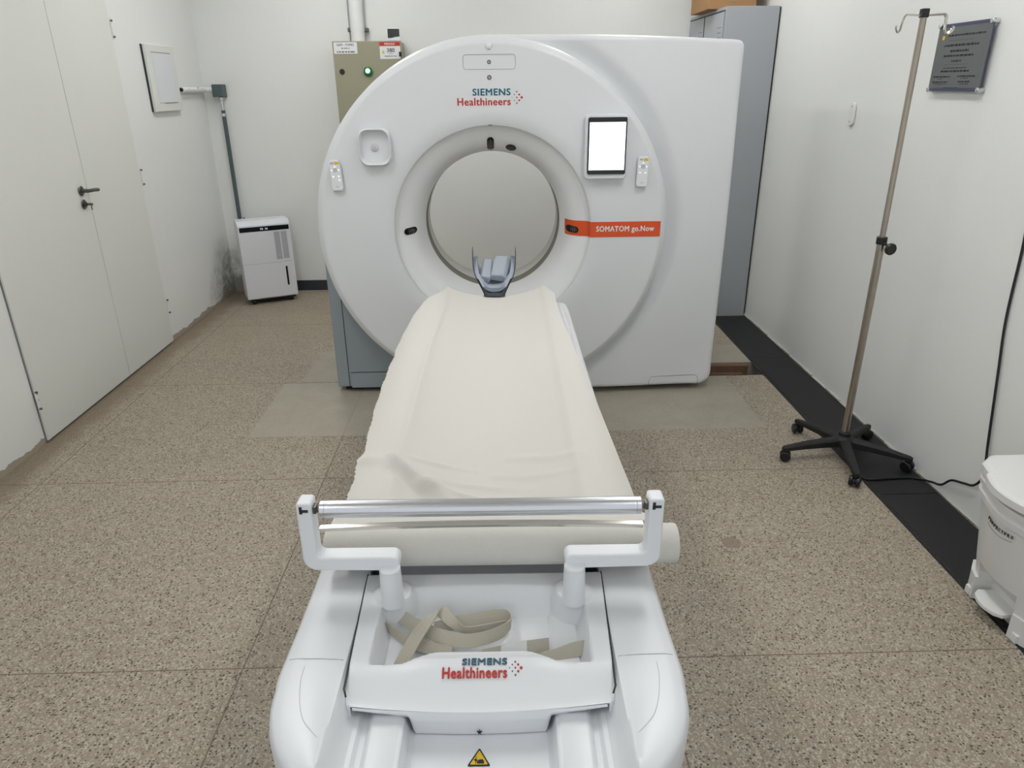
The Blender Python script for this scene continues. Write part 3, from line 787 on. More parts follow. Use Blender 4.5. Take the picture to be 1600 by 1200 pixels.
# examination paper: roll plus the sheet spread over the table
Pp = thing('examination_paper', 'cream paper sheet unrolled over the table with its roll at the foot', 'paper', TL, TR)
rl = MB(); RY, RZ, RR = 1.148, .787, .0375
rl.tube([(-.300, RY, RZ), (-.298, RY, RZ), (.366, RY, RZ), (.368, RY, RZ)], [RR - .002, RR, RR, RR - .002], 48)
obj('roll', rl, M['paper'], Pp, local=True)
Lw = [(-.325, 1.2), (-.327, 1.32), (-.331, 1.40), (-.336, 1.513), (-.327, 1.518), (-.34, 1.706), (-.349, 1.911), (-.351, 2.099), (-.349, 2.276), (-.348, 2.445), (-.334, 2.595), (-.316, 2.72), (-.296, 2.83), (-.26, 2.93), (-.211, 3.035)]
Rw = [(.299, 1.2), (.297, 1.303), (.296, 1.411), (.286, 1.57), (.276, 1.78), (.265, 2.053), (.252, 2.344), (.240, 2.605), (.240, 2.83), (.243, 2.92), (.238, 3.03)]
def ilin(T_, y):
    if y <= T_[0][1]: return T_[0][0]
    for (a, y0), (b, y1) in zip(T_[:-1], T_[1:]):
        if y <= y1: return lerp(a, b, (y - y0) / (y1 - y0))
    return T_[-1][0]
rnd = random.Random(3)
jag = [rnd.uniform(-.0025, .0025) for _ in range(400)]
def crease(x, y, x0, y0, x1, y1, wd, h):
    dx, dy = x1 - x0, y1 - y0; L2 = dx * dx + dy * dy; t = max(0, min(1, ((x - x0) * dx + (y - y0) * dy) / L2))
    d = math.hypot(x - x0 - t * dx, y - y0 - t * dy)
    return h * math.exp(-(d / wd) ** 2) * (sin(pi * min(1, max(0, .12 + .88 * t))) ** .6 if 0 < t < 1 else .55)
def sheet(u, v):
    y = lerp(1.165, 3.035, v ** 1.0); off = .05 - .015 * y
    xl, xr = ilin(Lw, y) + off, ilin(Rw, y) + off
    if y > 1.25: xl += jag[int(v * 399)] + .002 * sin(y * 37)
    x = lerp(xl, xr, u); ax = abs(x)
    flat = .789
    con = .7470 + .0460 * min(1, ax / .212) ** 2.0
    z = con if ax < .212 else .793 - .0005
    if ax > .25: z -= .030 * ((ax - .25) / .07) ** 2 * (0.75 if x < 0 else 1.0)
    # side bands gently lifted along the cradle edges
    z += .0035 * math.exp(-((ax - .205) / .012) ** 2)
    z += .0012 * sin(y * 9 + x * 14) * ss(.1, .25, ax) + .0008 * sin(y * 23 - x * 31)
    # rise to the roll at the near end
    q = 1 - ss(1.165, 1.33, y)
    z = lerp(z, RZ + RR + .001, q ** 1.2)
    # creases by the near left corner
    f = crease(x, y, -.225, 1.49, -.06, 1.335, .016, .013) - crease(x, y, -.24, 1.455, -.10, 1.32, .016, .008)
    f += crease(x, y, -.16, 1.40, .02, 1.36, .010, .007) + crease(x, y, -.185, 1.51, -.03, 1.50, .007, .004)
    f += crease(x, y, -.13, 1.44, .10, 1.40, .008, .004) + crease(x, y, .06, 1.55, .22, 1.50, .014, .004) + crease(x, y, -.30, 1.50, -.23, 1.45, .02, .006)
    f += crease(x, y, .02, 1.47, .20, 1.43, .012, .003)
    z += 1.8 * f
    z += .0028 * crease(x, y, -.212, 2.2, -.19, 2.9, .006, 1) + .002 * crease(x, y, -.20, 1.6, -.215, 2.2, .008, 1)
    if y > 2.86: z -= .02 * ((y - 2.86) / .175) ** 2 * ss(.20, .26, ax)
    return Vector((x, y, z + .0015))
sh = MB().grid(sheet, 150, 300)
obj('sheet', sh, M['paper'], Pp, local=True, angle=80, label='cream paper sheet with creases and a ragged left edge')
fp = MB().grid(lambda u, v: Vector((lerp(-.315, -.288, u) - .008 * v, lerp(2.83, 2.72, v), .775 - .020 * (1 - u) - .008 * v)), 4, 4)
obj('torn_flap', fp, M['strap'], Pp, local=True)

# restraint straps lying in the tray
def ribbon(pts, wv, th=.0011, n=7):
    """pts centre line, wv the width vector at every point"""
    c = crom(pts, n); wd = crom(wv, n); rg = []
    for i, (p, q) in enumerate(zip(c, wd)):
        t = (c[min(i + 1, len(c) - 1)] - c[max(i - 1, 0)]).normalized(); nn = t.cross(q).normalized() * th
        rg.append([p - q / 2 + nn, p + q / 2 + nn, p + q / 2 - nn, p - q / 2 - nn])
    return MB().loft(rg, True, True)
W = .026
A2 = [(-.053, .966, .692), (-.126, .990, .6975), (-.178, 1.030, .699), (-.185, 1.048, .701), (-.165, 1.056, .704), (-.114, 1.020, .704), (-.075, .998, .702), (-.025, .985, .702), (.024, 1.000, .703), (.049, 1.025, .704), (.036, 1.046, .704), (-.039, 1.034, .702), (-.089, 1.022, .699)]
wA = [(0, W * .75, W * .45)] * 2 + [(-.3 * W, .25 * W, W * .75), (0, .3 * W, W * .8), (.1 * W, .65 * W, .7 * W)] + [(.15 * W, .80 * W, .5 * W)] * 3 + [(0, .5 * W, .75 * W), (.1 * W, .1 * W, W * .85), (0, .45 * W, .8 * W), (0, .62 * W, .7 * W), (0, .55 * W, .6 * W)]
st = thing('restraint_strap', 'long beige webbing strap looped and folded in the storage tray', 'strap', TL, TR)
obj('looped_webbing', ribbon(A2, wA), M['strap'], st, local=True, angle=60)
B2 = [(.040, 1.030, .700), (.005, 1.018, .702), (-.033, 1.012, .703), (-.056, 1.024, .711), (-.080, 1.046, .718), (-.100, 1.010, .722), (-.118, .972, .716), (-.139, .935, .694)]
wB = [(0, .1 * W, .5 * W), (0, .1 * W, .5 * W), (.1 * W, .1 * W, .5 * W), (.5 * W, .3 * W, .45 * W), (.6 * W, .55 * W, .3 * W), (.85 * W, -.25 * W, .1 * W), (.9 * W, -.3 * W, .05 * W), (.9 * W, -.35 * W, .05 * W)]
obj('strap_end', ribbon(B2, wB), M['strap'], st, local=True, angle=60)
s2 = thing('restraint_strap', 'short beige strap with a white sewn label at the front of the tray', 'strap', TL, TR)
obj('webbing', ribbon([(.0, .955, .694), (.05, .966, .697), (.085, .972, .698), (.116, .978, .697)], [(0, .6 * W, .7 * W)] * 4), M['strap'], s2, local=True)
obj('sewn_label', ribbon([(.032, .9595, .6965), (.054, .9655, .6985), (.077, .9695, .6995)], [(0, .62 * W, .74 * W)] * 3, .0016), M['label'], s2, local=True)
obj('label_print', MB().box((.046, .9565, .695), (.064, .958, .697), rot=Matrix.Rotation(radians(8), 3, 'Z')), M['ink'], s2, local=True)
s3 = thing('restraint_strap', 'short bare beige strap end lying right of the white strap label', 'strap', TL, TR)
obj('webbing', ribbon([(.095, .948, .690), (.13, .956, .694), (.155, .965, .697), (.181, .970, .698)], [(0, .72 * W, .62 * W)] * 4), M['strap'], s3, local=True)

# ------------------------------------------------------------ head holder with cushions
HH = thing('head_holder', 'dark carbon head holder with a grey foam liner at the scanner end', 'head holder', (-.008, 3.1, .74))
def cup(y, wd, h, zb, n=24, k=2.6):
    pts = []
    for i in range(n + 1):
        a = lerp(-1, 1, i / n)
        # U profile: bottom curve widening into upright sides
        s = abs(a)
        if s < .55: q = s / .55; x = wd * (q ** .9) * .86; z = zb + min(h, .055) * q ** 2.6
        else: q = (s - .55) / .45; x = wd * (.86 + .14 * min(1, q * 2.2) ** .6); z = zb + min(h, .055) + max(0, h - .055) * q
        pts.append(((-1 if a < 0 else 1) * x - .008, y, z))
    return pts
def shellsec(y, wd, h, zb, th):
    o = cup(y, wd, h, zb); i_ = cup(y, wd - th, h, zb + th * 1.4)
    i_ = [(p[0], p[1], min(p[2], max(q[2], zb + th * 1.4))) for p, q in zip(i_, o)]
    return o + i_[::-1]
secs = [(3.012, .047, .004, .752), (3.03, .046, .005, .752), (3.05, .050, .012, .750), (3.09, .062, .028, .748), (3.13, .080, .055, .746), (3.17, .092, .085, .744), (3.21, .098, .125, .743), (3.245, .100, .158, .743), (3.27, .100, .164, .743), (3.33, .100, .164, .743)]
obj('shell', MB().loft([shellsec(y, w_, h, zb, .0022) for y, w_, h, zb in secs], True, True), M['carbon'], HH, angle=50)
sec2 = [(3.095, .058, .022, .752), (3.12, .070, .042, .751), (3.16, .086, .066, .750), (3.20, .0945, .090, .749), (3.24, .0965, .106, .749), (3.33, .0965, .110, .749)]
def linersec(y, wd, h, zb):
    o = cup(y, wd, h, zb); i_ = [((p[0] + .008) * .80 - .008, y, max(p[2] + .014 * (1 - ((p[0] + .008) / wd) ** 2), p[2])) for p in cup(y, wd, h, zb + .004)]
    return o + i_[::-1]
obj('foam_liner', MB().loft([linersec(*q) for q in sec2], True, True), M['foam'], HH, angle=60)
def cushion(cx, cy, cz, sx, sy, sz, rot, label):
    b = MB(); R3 = Matrix.Rotation(rot[2], 3, 'Z') @ Matrix.Rotation(rot[1], 3, 'Y') @ Matrix.Rotation(rot[0], 3, 'X')
    prof_ = [(-.5, -.5), (.5, -.5), (.5, .12), (.28, .5), (-.5, .30)]
    pr_ = rpoly([(p[0] * sx, p[1] * sz) for p in prof_], .012, 5)
    c_ = Vector((cx, cy, cz)); tmp = MB().prism(pr_, 'XZ', -sy / 2, sy / 2, .006, 4)
    tmp.v = [R3 @ v + c_ for v in tmp.v]
    o = obj('head_cushion', tmp, M['foam2'], None)
    tag(o, label, 'cushion', 'cushions in the head holder')
cushion(-.043, 3.205, .822, .046, .13, .044, (radians(27), radians(24), radians(6)), 'grey wedge cushion on the left side of the head holder')
cushion(.020, 3.215, .830, .074, .13, .042, (radians(30), radians(8), radians(-8)), 'larger grey cushion on the right side of the head holder')

# ------------------------------------------------------------ drip stand
IX, IY = 1.575, 2.885
IV = thing('drip_stand', 'steel drip stand with hooks and a black five legged wheeled base', 'drip stand', (IX, IY, 0))
hub = MB().lathe([(.0005, .062), (.040, .062), (.046, .075), (.044, .098), (.034, .108), (.026, .112), (.026, .128), (.020, .132), (.0005, .132)], (IX, IY, 0), 'Z', 32)
obj('hub', hub, M['black_matte'], IV)
for a in (41, 113, 185, 257, 328):
    a = radians(a); dx, dy = cos(a), sin(a); px, py = -dy, dx
    rg = []
    for t, wd, z0, z1 in ((.02, .024, .064, .104), (.10, .021, .064, .098), (.19, .017, .060, .088), (.25, .015, .056, .078), (.275, .013, .054, .074), (.287, .008, .056, .070)):
        c_ = (IX + dx * t, IY + dy * t)
        rg.append([(c_[0] + px * q * wd, c_[1] + py * q * wd, z) for q, z in ((-1, z0), (1, z0), (1, lerp(z0, z1, .75)), (.6, z1), (-.6, z1), (-1, lerp(z0, z1, .75)))])
    lg = obj('leg', MB().loft(rg, True, True), M['black_matte'], IV, angle=35)
    cx, cy = IX + dx * .270, IY + dy * .270; ca = a + 1.1; wx, wy = cos(ca), sin(ca)
    cw = MB()
    for s in (-1, 1):
        cw.cyl((cx + wx * s * .006, cy + wy * s * .006, .027), (cx + wx * s * .022, cy + wy * s * .022, .027), .0235, 20, .003)
    cw.cyl((cx, cy, .03), (cx, cy, .062), .009, 10).cyl((cx + wx * -.006, cy + wy * -.006, .027), (cx + wx * .006, cy + wy * .006, .027), .016, 14)
    obj('caster', cw, M['black'], IV)
obj('lower_tube', MB().cyl((IX, IY, .11), (IX + .002, IY, 1.0), .0155, 24), M['pole'], IV)
obj('upper_tube', MB().cyl((IX + .002, IY, .98), (IX + .0, IY, 1.815), .0115, 24), M['pole'], IV)
obj('collar', MB().cyl((IX + .002, IY, .985), (IX + .002, IY, 1.015), .021, 20, .002), M['black'], IV)
kb = MB().cyl((IX + .002, IY - .015, .992), (IX + .014, IY - .045, .985), .006, 12)
kb.lathe([(.0005, 0), (.022, 0), (.024, .004), (.024, .014), (.021, .018), (.0005, .018)], (0, 0, 0), 'Z', 20)
n_l = 6 * 20
o_ = len(kb.v) - n_l
Rk = Vector((0, 0, 1)).rotation_difference(Vector((.25, -.95, -.1)).normalized()).to_matrix()
for i in range(o_, len(kb.v)): kb.v[i] = Rk @ kb.v[i] + Vector((IX + .016, IY - .04, .975))
obj('knob', kb, M['black'], IV)
obj('top_cap', MB().box((IX - .013, IY - .013, 1.812), (IX + .013, IY + .013, 1.842), .003), M['black'], IV)
for pts in ([(0, 0, 1.815), (-.045, .0, 1.818), (-.068, 0, 1.815), (-.078, -.003, 1.785), (-.083, -.008, 1.768), (-.092, -.012, 1.760), (-.101, -.014, 1.770), (-.103, -.016, 1.782)],
            [(0, 0, 1.815), (.05, .0, 1.818), (.078, 0, 1.815), (.083, 0, 1.79), (.083, -.004, 1.765), (.092, -.01, 1.757), (.104, -.014, 1.768), (.108, -.016, 1.78)],
            [(0, 0, 1.815), (.045, -.02, 1.818), (.066, -.03, 1.815), (.069, -.032, 1.79), (.070, -.034, 1.762), (.079, -.040, 1.753), (.089, -.046, 1.762), (.092, -.048, 1.776)]):
    obj('hook', MB().tube(crom([(IX + p[0], IY + p[1], p[2] + .004) for p in pts], 5), .0036, 8), M['steel'], IV)

# ------------------------------------------------------------ pedal bin
BX, BYc = 1.70, 1.805
PB = thing('pedal_bin', 'white plastic pedal bin with a lid against the right wall', 'bin', (BX, BYc, 0))
PB.location.z = .0036   # stands on the channel plate
def plan(xf, hb, hw, xb, bulge):
    """front faces -X; corners chamfered"""
    pts = [(xb, hw), (xf + .055, hw), (xf + .020, hw - .045), (xf + .004, hb)]
    nb = 9
    for k in range(1, nb): t = k / nb; yv = lerp(hb, -hb, t); pts.append((xf + .004 - bulge * (1 - (2 * t - 1) ** 2), yv))
    pts += [(xf + .004, -hb), (xf + .020, -(hw - .045)), (xf + .055, -hw), (xb, -hw)]
    return pts
def bring(z, xf, hw, bulge=.022, notch=0.0, hb=None):
    r = []
    for x, y in plan(xf, hb if hb else hw * .50, hw, 1.825, bulge):
        if notch and abs(y) < .085 and x < 1.70: x = max(x, 1.555 + notch)
        r.append((x, y + BYc, z))
    return r
body = [bring(.0, 1.560, .180, 0, .055), bring(.018, 1.560, .180, 0, .055), bring(.085, 1.558, .182, .004, .055), bring(.0855, 1.566, .172, .004, .05), bring(.115, 1.562, .174, .008, .03), bring(.150, 1.557, .177, .014),
        bring(.25, 1.546, .185), bring(.33, 1.537, .192), bring(.362, 1.534, .195), bring(.364, 1.526, .202), bring(.385, 1.524, .204), bring(.387, 1.530, .198), bring(.405, 1.529, .199), bring(.407, 1.523, .206), bring(.425, 1.521, .208), bring(.427, 1.533, .198), bring(.446, 1.532, .199)]
obj('body', MB().loft(body, True, True), M['binw'], PB, angle=28)
def lring(z, e=0.0):
    pts = [(1.832 + e * .3, .222 + e), (1.60 - e, .222 + e), (1.545 - e, .175 + e), (1.530 - e, .118 + e), (1.517 - e, .108 + e)]
    nb = 12
    for k in range(1, nb): t = k / nb; pts.append((1.517 - e - .030 * (1 - (2 * t - 1) ** 2), lerp(.108, -.108, t)))
    pts += [(1.517 - e, -.108 - e), (1.530 - e, -.118 - e), (1.545 - e, -.175 - e), (1.60 - e, -.222 - e), (1.832 + e * .3, -.222 - e)]
    return [(x, y + BYc, z) for x, y in pts]
obj('lid', MB().loft([lring(.440, -.012), lring(.441, 0), lring(.463, 0), lring(.470, -.006), lring(.474, -.016), lring(.478, -.06)], True, True), M['binw'], PB, angle=35)
obj('pedal', MB().prism([(1.60, .06), (1.56, .066), (1.535, .050), (1.523, .02), (1.520, 0), (1.523, -.02), (1.535, -.050), (1.56, -.066), (1.60, -.06)][::-1], 'XY', .040, .056, .004, 2) if False else
    (lambda q: (setattr(q, 'v', [v + Vector((0, BYc, 0)) for v in q.v]), q)[1])(MB().prism([(1.62, .058), (1.56, .064), (1.540, .048), (1.529, .02), (1.527, 0), (1.529, -.02), (1.540, -.048), (1.56, -.064), (1.62, -.058)], 'XY', .042, .058, .004, 2)), M['binw'], PB)
for s in (-1, 1):
    obj('foot', MB().box((1.566, BYc + s * .115 - .012, 0.0), (1.59, BYc + s * .115 + .012, .03), .003), M['binw'], PB)
tx = MB()
# curved wordmark along the bulging front: letters set one by one
wrd = 'PERFECTPRO'
for i, chh in enumerate(wrd):
    yl = lerp(.052, -.052, i / (len(wrd) - 1)); xx = 1.533 + .004 - .022 * (1 - (yl / .097) ** 2) - .0015
    sag = .006 * (1 - (yl / .06) ** 2)
    text(tx, chh, (xx + .0017, BYc + yl + .004, .335 - sag), (0.0, -1, 0), (-.09, 0, 1), .0085 if chh != 'I' else .003, .011, .02)
lb = obj('lettering', tx, M['ink'], PB, smooth=False)
seamt = MB(); seamline(seamt, [(1.533 + .004 - .022 * (1 - (yl / .097) ** 2) - .001, BYc + yl, .3255 - .010 * (1 - (yl / .06) ** 2)) for yl in [lerp(.056, -.056, k / 12) for k in range(13)]], .0005)
obj('lettering_underline', seamt, M['ink'], PB)

# ------------------------------------------------------------ power cable from the right wall to behind the stand
pc = crom([(RX - .006, 2.47, 1.60), (RX - .006, 2.462, 1.2), (RX - .006, 2.45, 1.05), (RX - .008, 2.436, .80), (RX - .010, 2.40, .60), (RX - .012, 2.355, .35), (RX - .014, 2.33, .22), (RX - .015, 2.36, .155), (RX - .015, 2.42, .128),
            (RX - .015, 2.49, .10), (RX - .016, 2.54, .05), (RX - .018, 2.60, .028), (RX - .03, 2.655, .0095), (1.78, 2.672, .0085), (1.68, 2.668, .0085), (1.60, 2.664, .0085), (1.56, 2.70, .0085)], 6)
tag(obj('power_cable', MB().tube(pc, .0048, 8), M['black']), 'thin black power cable hanging down the right wall onto the floor', 'cable')

# ------------------------------------------------------------ lockers behind the scanner
LK = thing('metal_locker', 'tall grey metal locker standing behind the right side of the scanner', 'locker', (1.65, 5.5, 0))
obj('cabinet', MB().box((1.497, 5.08, .0), (1.838, 5.985, 2.050), .004), M['locker'], LK)
obj('wall_gap_shade', MB().box((1.838, 5.09, .0), (1.847, 5.98, 2.046)), M['black_matte'], LK)  # black strip put in for the shaded gap between locker and wall
for y0, y1 in ((5.11, 5.55), (5.575, 5.965)):
    dd = obj('door', MB().box((1.489, y0, .06), (1.4965, y1, 2.022), .002), M['locker'], LK)
    sl = MB()
    for k in range(4): sl.box((1.4878, y0 + .03, 1.93 - k * .03), (1.490, y0 + .12, 1.934 - k * .03))
    obj('vent_slot', sl, M['seam'], dd)
obj('door_gap', MB().box((1.490, 5.552, .06), (1.4975, 5.573, 2.022)).box((1.490, 5.11, 2.023), (1.4975, 5.965, 2.030)), M['ink'], LK)
CB = thing('cardboard_box', 'brown cardboard box lying on top of the grey metal locker', 'box', (1.58, 5.5, 2.051))
obj('carton', MB().box((1.435, 5.30, 2.051), (1.755, 5.75, 2.30), .003), M['box'], CB)
obj('tape', MB().box((1.575, 5.298, 2.10), (1.625, 5.752, 2.3015)), M['khaki'], CB)

# ------------------------------------------------------------ electrical box and its neighbours on the back wall
EB = thing('electrical_box', 'khaki metal electrical box on the back wall left of the scanner', 'electrical box', (-.91, 5.9, 1.2))
obj('case', MB().box((-1.150, 5.815, 1.10), (-.665, BY - .001, 1.900), .006), M['khaki'], EB)
obj('door', MB().box((-1.165, 5.80, 1.09), (-.662, 5.814, 1.905), .003), M['khaki'], EB)
obj('lock', MB().cyl((-1.110, 5.801, 1.702), (-1.110, 5.792, 1.702), .019, 20, .002).cyl((-1.110, 5.793, 1.702), (-1.110, 5.790, 1.702), .006, 10), M['ink'], EB)
lp = obj('green_lamp', MB().lathe([(.034, 5.80), (.034, 5.788), (.026, 5.784), (.022, 5.776), (.0005, 5.770)], (-.918, 0, 1.702), n=28), M['greenring'], EB, label='lit green pilot lamp')
obj('lamp_glow', MB().lathe([(.018, 5.778), (.015, 5.768), (.0005, 5.764)], (-.918, 0, 1.705), n=20), M['greencore'], lp)
def worn_line(mb, x0, x1, z, h, seed, y=5.7968):
    # print too worn to read: short irregular dashes
    q = random.Random(seed); x = x0
    while x < x1 - .002:
        L = min(q.uniform(.003, .009), x1 - x); mb.box((x, y, z - h * q.uniform(.7, 1) / 2), (x + L * .8, y + .0006, z + h / 2)); x += L + (.005 if q.random() < .2 else 0)
def label_plate(name, x0, z0, x1, z1, tilt=0):
    R3 = Matrix.Rotation(radians(tilt), 3, 'Y')
    return obj(name, MB().box((x0, 5.7975, z0), (x1, 5.7995, z1), rot=R3), M['label'], EB)
l1 = label_plate('name_label', -1.155, 1.822, -.985, 1.898)
t1 = MB(); text(t1, 'QDF - TOMO', (-1.07, 5.797, 1.880), xd, yd, .125, .016, .02, center=True)
worn_line(t1, -1.10, -1.04, 1.858, .006, 1)
worn_line(t1, -1.135, -1.005, 1.834, .009, 2)
obj('label_lettering', t1, M['ink'], l1, smooth=False)
l2 = label_plate('warning_label', -.822, 1.785, -.672, 1.898)
obj('label_header', MB().box((-.822, 5.7965, 1.871), (-.672, 5.7975, 1.898)), M['red'], l2)
obj('label_header_lettering', text(MB(), 'PERIGO', (-.747, 5.796, 1.8845), xd, yd, .075, .014, .02, center=True), M['label'], l2, smooth=False)
t2 = MB(); text(t2, '380', (-.742, 5.797, 1.843), xd, yd, .056, .028, .015, center=True)
worn_line(t2, -.755, -.729, 1.820, .004, 3)
worn_line(t2, -.79, -.70, 1.803, .005, 4)
obj('label_lettering', t2, M['ink'], l2, smooth=False)
obj('hazard_mark', MB().prism([(-.808, 1.822), (-.786, 1.822), (-.797, 1.846)], 'XZ', 5.7965, 5.7975), M['yellow'], l2)
obj('side_latch', MB().box((-.682, 5.785, 1.800), (-.664, 5.80, 1.832), .002), M['ink'], EB)
TM = thing('wall_thermometer', 'small white digital thermometer with a dark screen above the electrical box', 'thermometer', (-.715, 5.84, 1.903))
obj('case', MB().box((-.762, 5.825, 1.906), (-.672, 5.85, 1.988), .004), M['white'], TM)
obj('display', MB().prism([(-.759, 1.985), (-.675, 1.985), (-.675, 1.935), (-.70, 1.934), (-.73, 1.927), (-.759, 1.925)], 'XZ', 5.822, 5.826), mat('dark_lcd', srgb(44, 52, 46), .2), TM)
PD = thing('wall_conduit', 'thick white painted conduit rising above the electrical box', 'conduit', (-1.01, 5.94, 1.9))
obj('pipe', MB().cyl((-.995, 5.938, 1.895), (-.995, 5.938, CEIL), .050, 32), M['pipew'], PD)
for s in (-1, 1):
    obj('clip', MB().box((-.995 + s * .062 - .014, 5.95, 1.975), (-.995 + s * .062 + .014, 5.999, 2.003), .003), M['dull'], PD)
obj('clip_band', MB().lathe([(.0512, 1.980), (.0525, 1.980), (.0525, 1.998), (.0512, 1.998)], (-.995, 5.938, 0), 'Z', 32), M['pipew'], PD)
tag(obj('conduit_gap_strip', MB().cyl((-1.063, 5.985, 1.895), (-1.063, 5.985, CEIL), .005, 10), M['alu']), 'thin grey strip put in for the dark gap beside the thick white conduit', 'conduit')  # no real tube: stands in for the dark gap left of the pipe

# ------------------------------------------------------------ left wall: panel, conduit, junction box, dark pipe
WP = thing('wall_panel', 'white rectangular cover panel on the left wall beside the door', 'wall panel', (LX, 5.25, 1.46))
obj('frame', MB().box((LX + .0005, 5.045, 1.458), (LX + .030, 5.475, 1.862), .004), M['door'], WP)
obj('panel_door', MB().box((LX + .028, 5.115, 1.512), (LX + .034, 5.405, 1.815), .002), M['dehum'], WP)
obj('door_shadow_line', MB().box((LX + .0295, 5.112, 1.8165), (LX + .0325, 5.408, 1.8195)).box((LX + .0295, 5.20, 1.507), (LX + .0325, 5.408, 1.5095)), M['seam'], WP)
obj('side_shadow_strip', MB().box((LX + .0003, 5.0405, 1.458), (LX + .012, 5.0445, 1.862)), M['seam_dark'], WP)  # dark strip painted in as the panel's shadow on the wall
WC = thing('wall_conduit', 'short white painted pipe with chipped paint running to the corner junction box', 'conduit', (LX + .03, 5.7, 1.585))
obj('pipe', MB().cyl((LX + .03, 5.50, 1.590), (LX + .03, 5.95, 1.588), .0185, 20), M['pipew'], WC)
obj('pipe_end', MB().cyl((LX + .03, 5.4975, 1.590), (LX + .03, 5.503, 1.590), .0135, 20), M['ink'], WC)
for yv, a in ((5.60, .4), (5.72, .1), (5.76, .9), (5.84, .3)):
    obj('paint_chip', MB().box((LX + .043, yv, 1.59 + .008 * a), (LX + .0465, yv + .022, 1.596 + .008 * a), .0005), M['conduit'], WC)
JB = thing('junction_box', 'small dark junction box in the left corner above the dark conduit', 'junction box', (-2.08, 5.95, 1.53))
obj('case', MB().box((-2.125, 5.905, 1.535), (-2.045, 5.998, 1.625), .006), M['conduit'], JB)
obj('elbow', MB().cyl((LX + .03, 5.94, 1.588), (-2.12, 5.94, 1.588), .0185, 16), M['pipew'], JB)
DP = thing('wall_pipe', 'dark green metal pipe running down the corner behind the dehumidifier', 'pipe', (-2.083, 5.965, .3))
obj('tube', MB().cyl((-2.083, 5.965, .06), (-2.083, 5.965, 1.44), .0155, 16), M['conduit'], DP)
obj('coupling', MB().cyl((-2.083, 5.965, 1.395), (-2.083, 5.965, 1.535), .0125, 16).cyl((-2.083, 5.965, 1.395), (-2.083, 5.965, 1.42), .020, 16, .003).cyl((-2.083, 5.965, 1.51), (-2.083, 5.965, 1.535), .020, 16, .003), M['alu'], DP)
obj('side_tube', MB().cyl((-2.052, 5.975, .06), (-2.052, 5.975, .62), .008, 12), M['dull'], DP)

# ------------------------------------------------------------ dehumidifier
rzd = math.atan2(.164, .354)
DH = thing('dehumidifier', 'white dehumidifier with a black display strip in the left corner', 'dehumidifier', (-1.962, 5.525, 0), rzd)
DW, DD, Z0, Z1 = .392, .20, .045, .655
shell_ = [(0, Z0), (0, .625), (.055, Z1), (DD, Z1), (DD, Z0)]
poly = rpoly([(y, z) for y, z in shell_], [.012, .012, .02, .03, .012], 5)
obj('case', MB().prism(poly[::-1], 'YZ', 0, DW, .010, 3), M['dehum'], DH, local=True)
obj('control_strip', MB().box((.012, -.003, .577), (DW - .012, .002, .612), .002), M['black_gloss'], DH, local=True)
dg_ = text(MB(), '55', (.165, -.0038, .588), (1, 0, 0), (0, 0, 1), .022, .013, .02); text(dg_, '26', (.20, -.0038, .588), (1, 0, 0), (0, 0, 1), .022, .013, .02)
obj('display_digits', dg_, M['digits'], DH, local=True, smooth=False)
for x0 in (.262, .315):
    g = MB().box((x0, -.0015, .35), (x0 + .043, .001, .565))
    gr = obj('vent_grille', g, M['grille'], DH, local=True)
    s_ = MB()
    for k in range(22): s_.box((x0, -.0030, .353 + k * .0098), (x0 + .043, -.0014, .3570 + k * .0098))
    obj('grille_slats', s_, M['dehum'], gr, local=True)
obj('grille_lip', MB().box((.31, -.005, .335), (.365, .001, .341), .001), M['white'], DH, local=True)
obj('water_window', MB().prism(rrect(.318, .135, .332, .29, .007, 4), 'XZ', -.002, .002), M['black_gloss'], DH, local=True)
obj('tank_seam', MB().box((.0, -.001, .325), (DW - .10, .001, .3275)), M['seam_light'], DH, local=True)
for x, y in ((.05, .04), (DW - .05, .04), (.05, DD - .03), (DW - .05, DD - .03)):
    obj('caster', MB().cyl((x - .012, y, .021), (x + .012, y, .021), .021, 18, .003).box((x - .008, y - .01, .02), (x + .008, y + .01, Z0 + .002)), M['black'], DH, local=True)
obj('base', MB().box((.02, .02, .030), (DW - .02, DD - .02, Z0 + .002)), M['black'], DH, local=True)

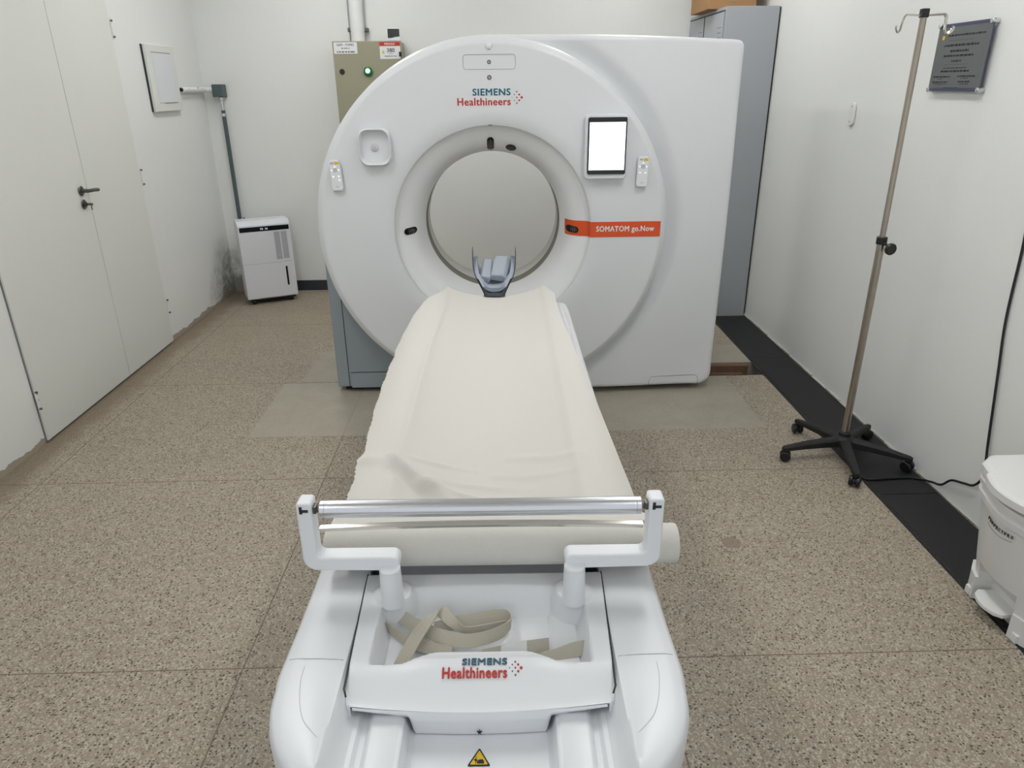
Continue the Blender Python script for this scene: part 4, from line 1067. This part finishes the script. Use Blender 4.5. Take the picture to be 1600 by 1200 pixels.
# ------------------------------------------------------------ plaque and oval cover on the right wall
PQ = thing('wall_plaque', 'dark metal commemorative plaque fixed by four studs on the right wall', 'plaque', (RX, 3.03, 1.56))
PY0, PY1, PZ0, PZ1 = 2.862, 3.208, 1.560, 1.808
obj('plate', MB().box((RX - .022, PY0, PZ0), (RX - .019, PY1, PZ1), .001), M['plaqueblue'], PQ)
xq = RX - .0225
obj('plate_field', MB().prism(rpoly([(PY0 + .003, PZ0 + .013), (PY1 - .003, PZ0 + .013), (PY1 - .003, PZ1 - .013), (PY0 + .003, PZ1 - .013)], .001, 1), 'YZ', xq - .0006, xq + .0006), M['plaque'], PQ)
def pt(u, v): return (PY1 - u * (PY1 - PY0), PZ1 - v * (PZ1 - PZ0))       # u from the left edge as seen from the room
tq = MB(); rq = random.Random(5)
def tline(u0, u1, v, h, gap=.012, y_=None):
    u = u0
    while u < u1:
        L = min(rq.uniform(.018, .07), u1 - u); ya, za = pt(u, v); yb, zb = pt(u + L, v + h)
        n = max(1, int(L / .013))
        for k in range(n):
            a = lerp(ya, yb, k / n); b = lerp(ya, yb, (k + .72) / n)
            tq.box((xq - .0012, min(a, b), zb), (xq - .0005, max(a, b), za - rq.uniform(0, .25) * (za - zb)))
        u += L + gap
for u0, u1, v, h in ((.21, .90, .16, .028), (.26, .70, .245, .004), (.17, .82, .30, .036), (.31, .66, .385, .034), (.20, .76, .455, .032), (.37, .56, .535, .03), (.24, .70, .60, .004), (.24, .68, .645, .014),
                     (.20, .74, .685, .028), (.07, .40, .77, .022), (.17, .27, .808, .010), (.07, .38, .85, .022), (.10, .36, .885, .010), (.55, .88, .765, .022), (.62, .76, .802, .010), (.58, .80, .845, .022), (.62, .78, .885, .010), (.32, .60, .94, .008)):
    tline(u0, u1, v, h, .010)
obj('engraved_text', tq, M['ink'], PQ, smooth=False)
yy_, zz_ = pt(.13, .20)
obj('crest', MB().cyl((xq, yy_, zz_), (xq - .002, yy_, zz_), .009, 6), M['yellow'], PQ)
for u, v in ((.02, .02), (.975, .03), (.02, .975), (.975, .975)):
    a, b = pt(u, v); obj('stud', MB().cyl((RX - .0005, a, b), (RX - .030, a, b), .0095, 18, .002), M['alu'], PQ)
OC = thing('blank_wall_cover', 'small white oval blank cover on the right wall behind the drip stand', 'wall cover', (RX, 3.885, 1.39))
obj('plate', MB().prism(rrect(3.857, 1.388, 3.913, 1.503, .027, 8), 'YZ', RX - .013, RX - .0005, .004, 3), M['binw'], OC)
obj('screw', MB().cyl((RX - .015, 3.885, 1.483), (RX - .0125, 3.885, 1.483), .004, 10), M['seam_light'], OC)
obj('screw', MB().cyl((RX - .015, 3.885, 1.408), (RX - .0125, 3.885, 1.408), .004, 10), M['seam_light'], OC)
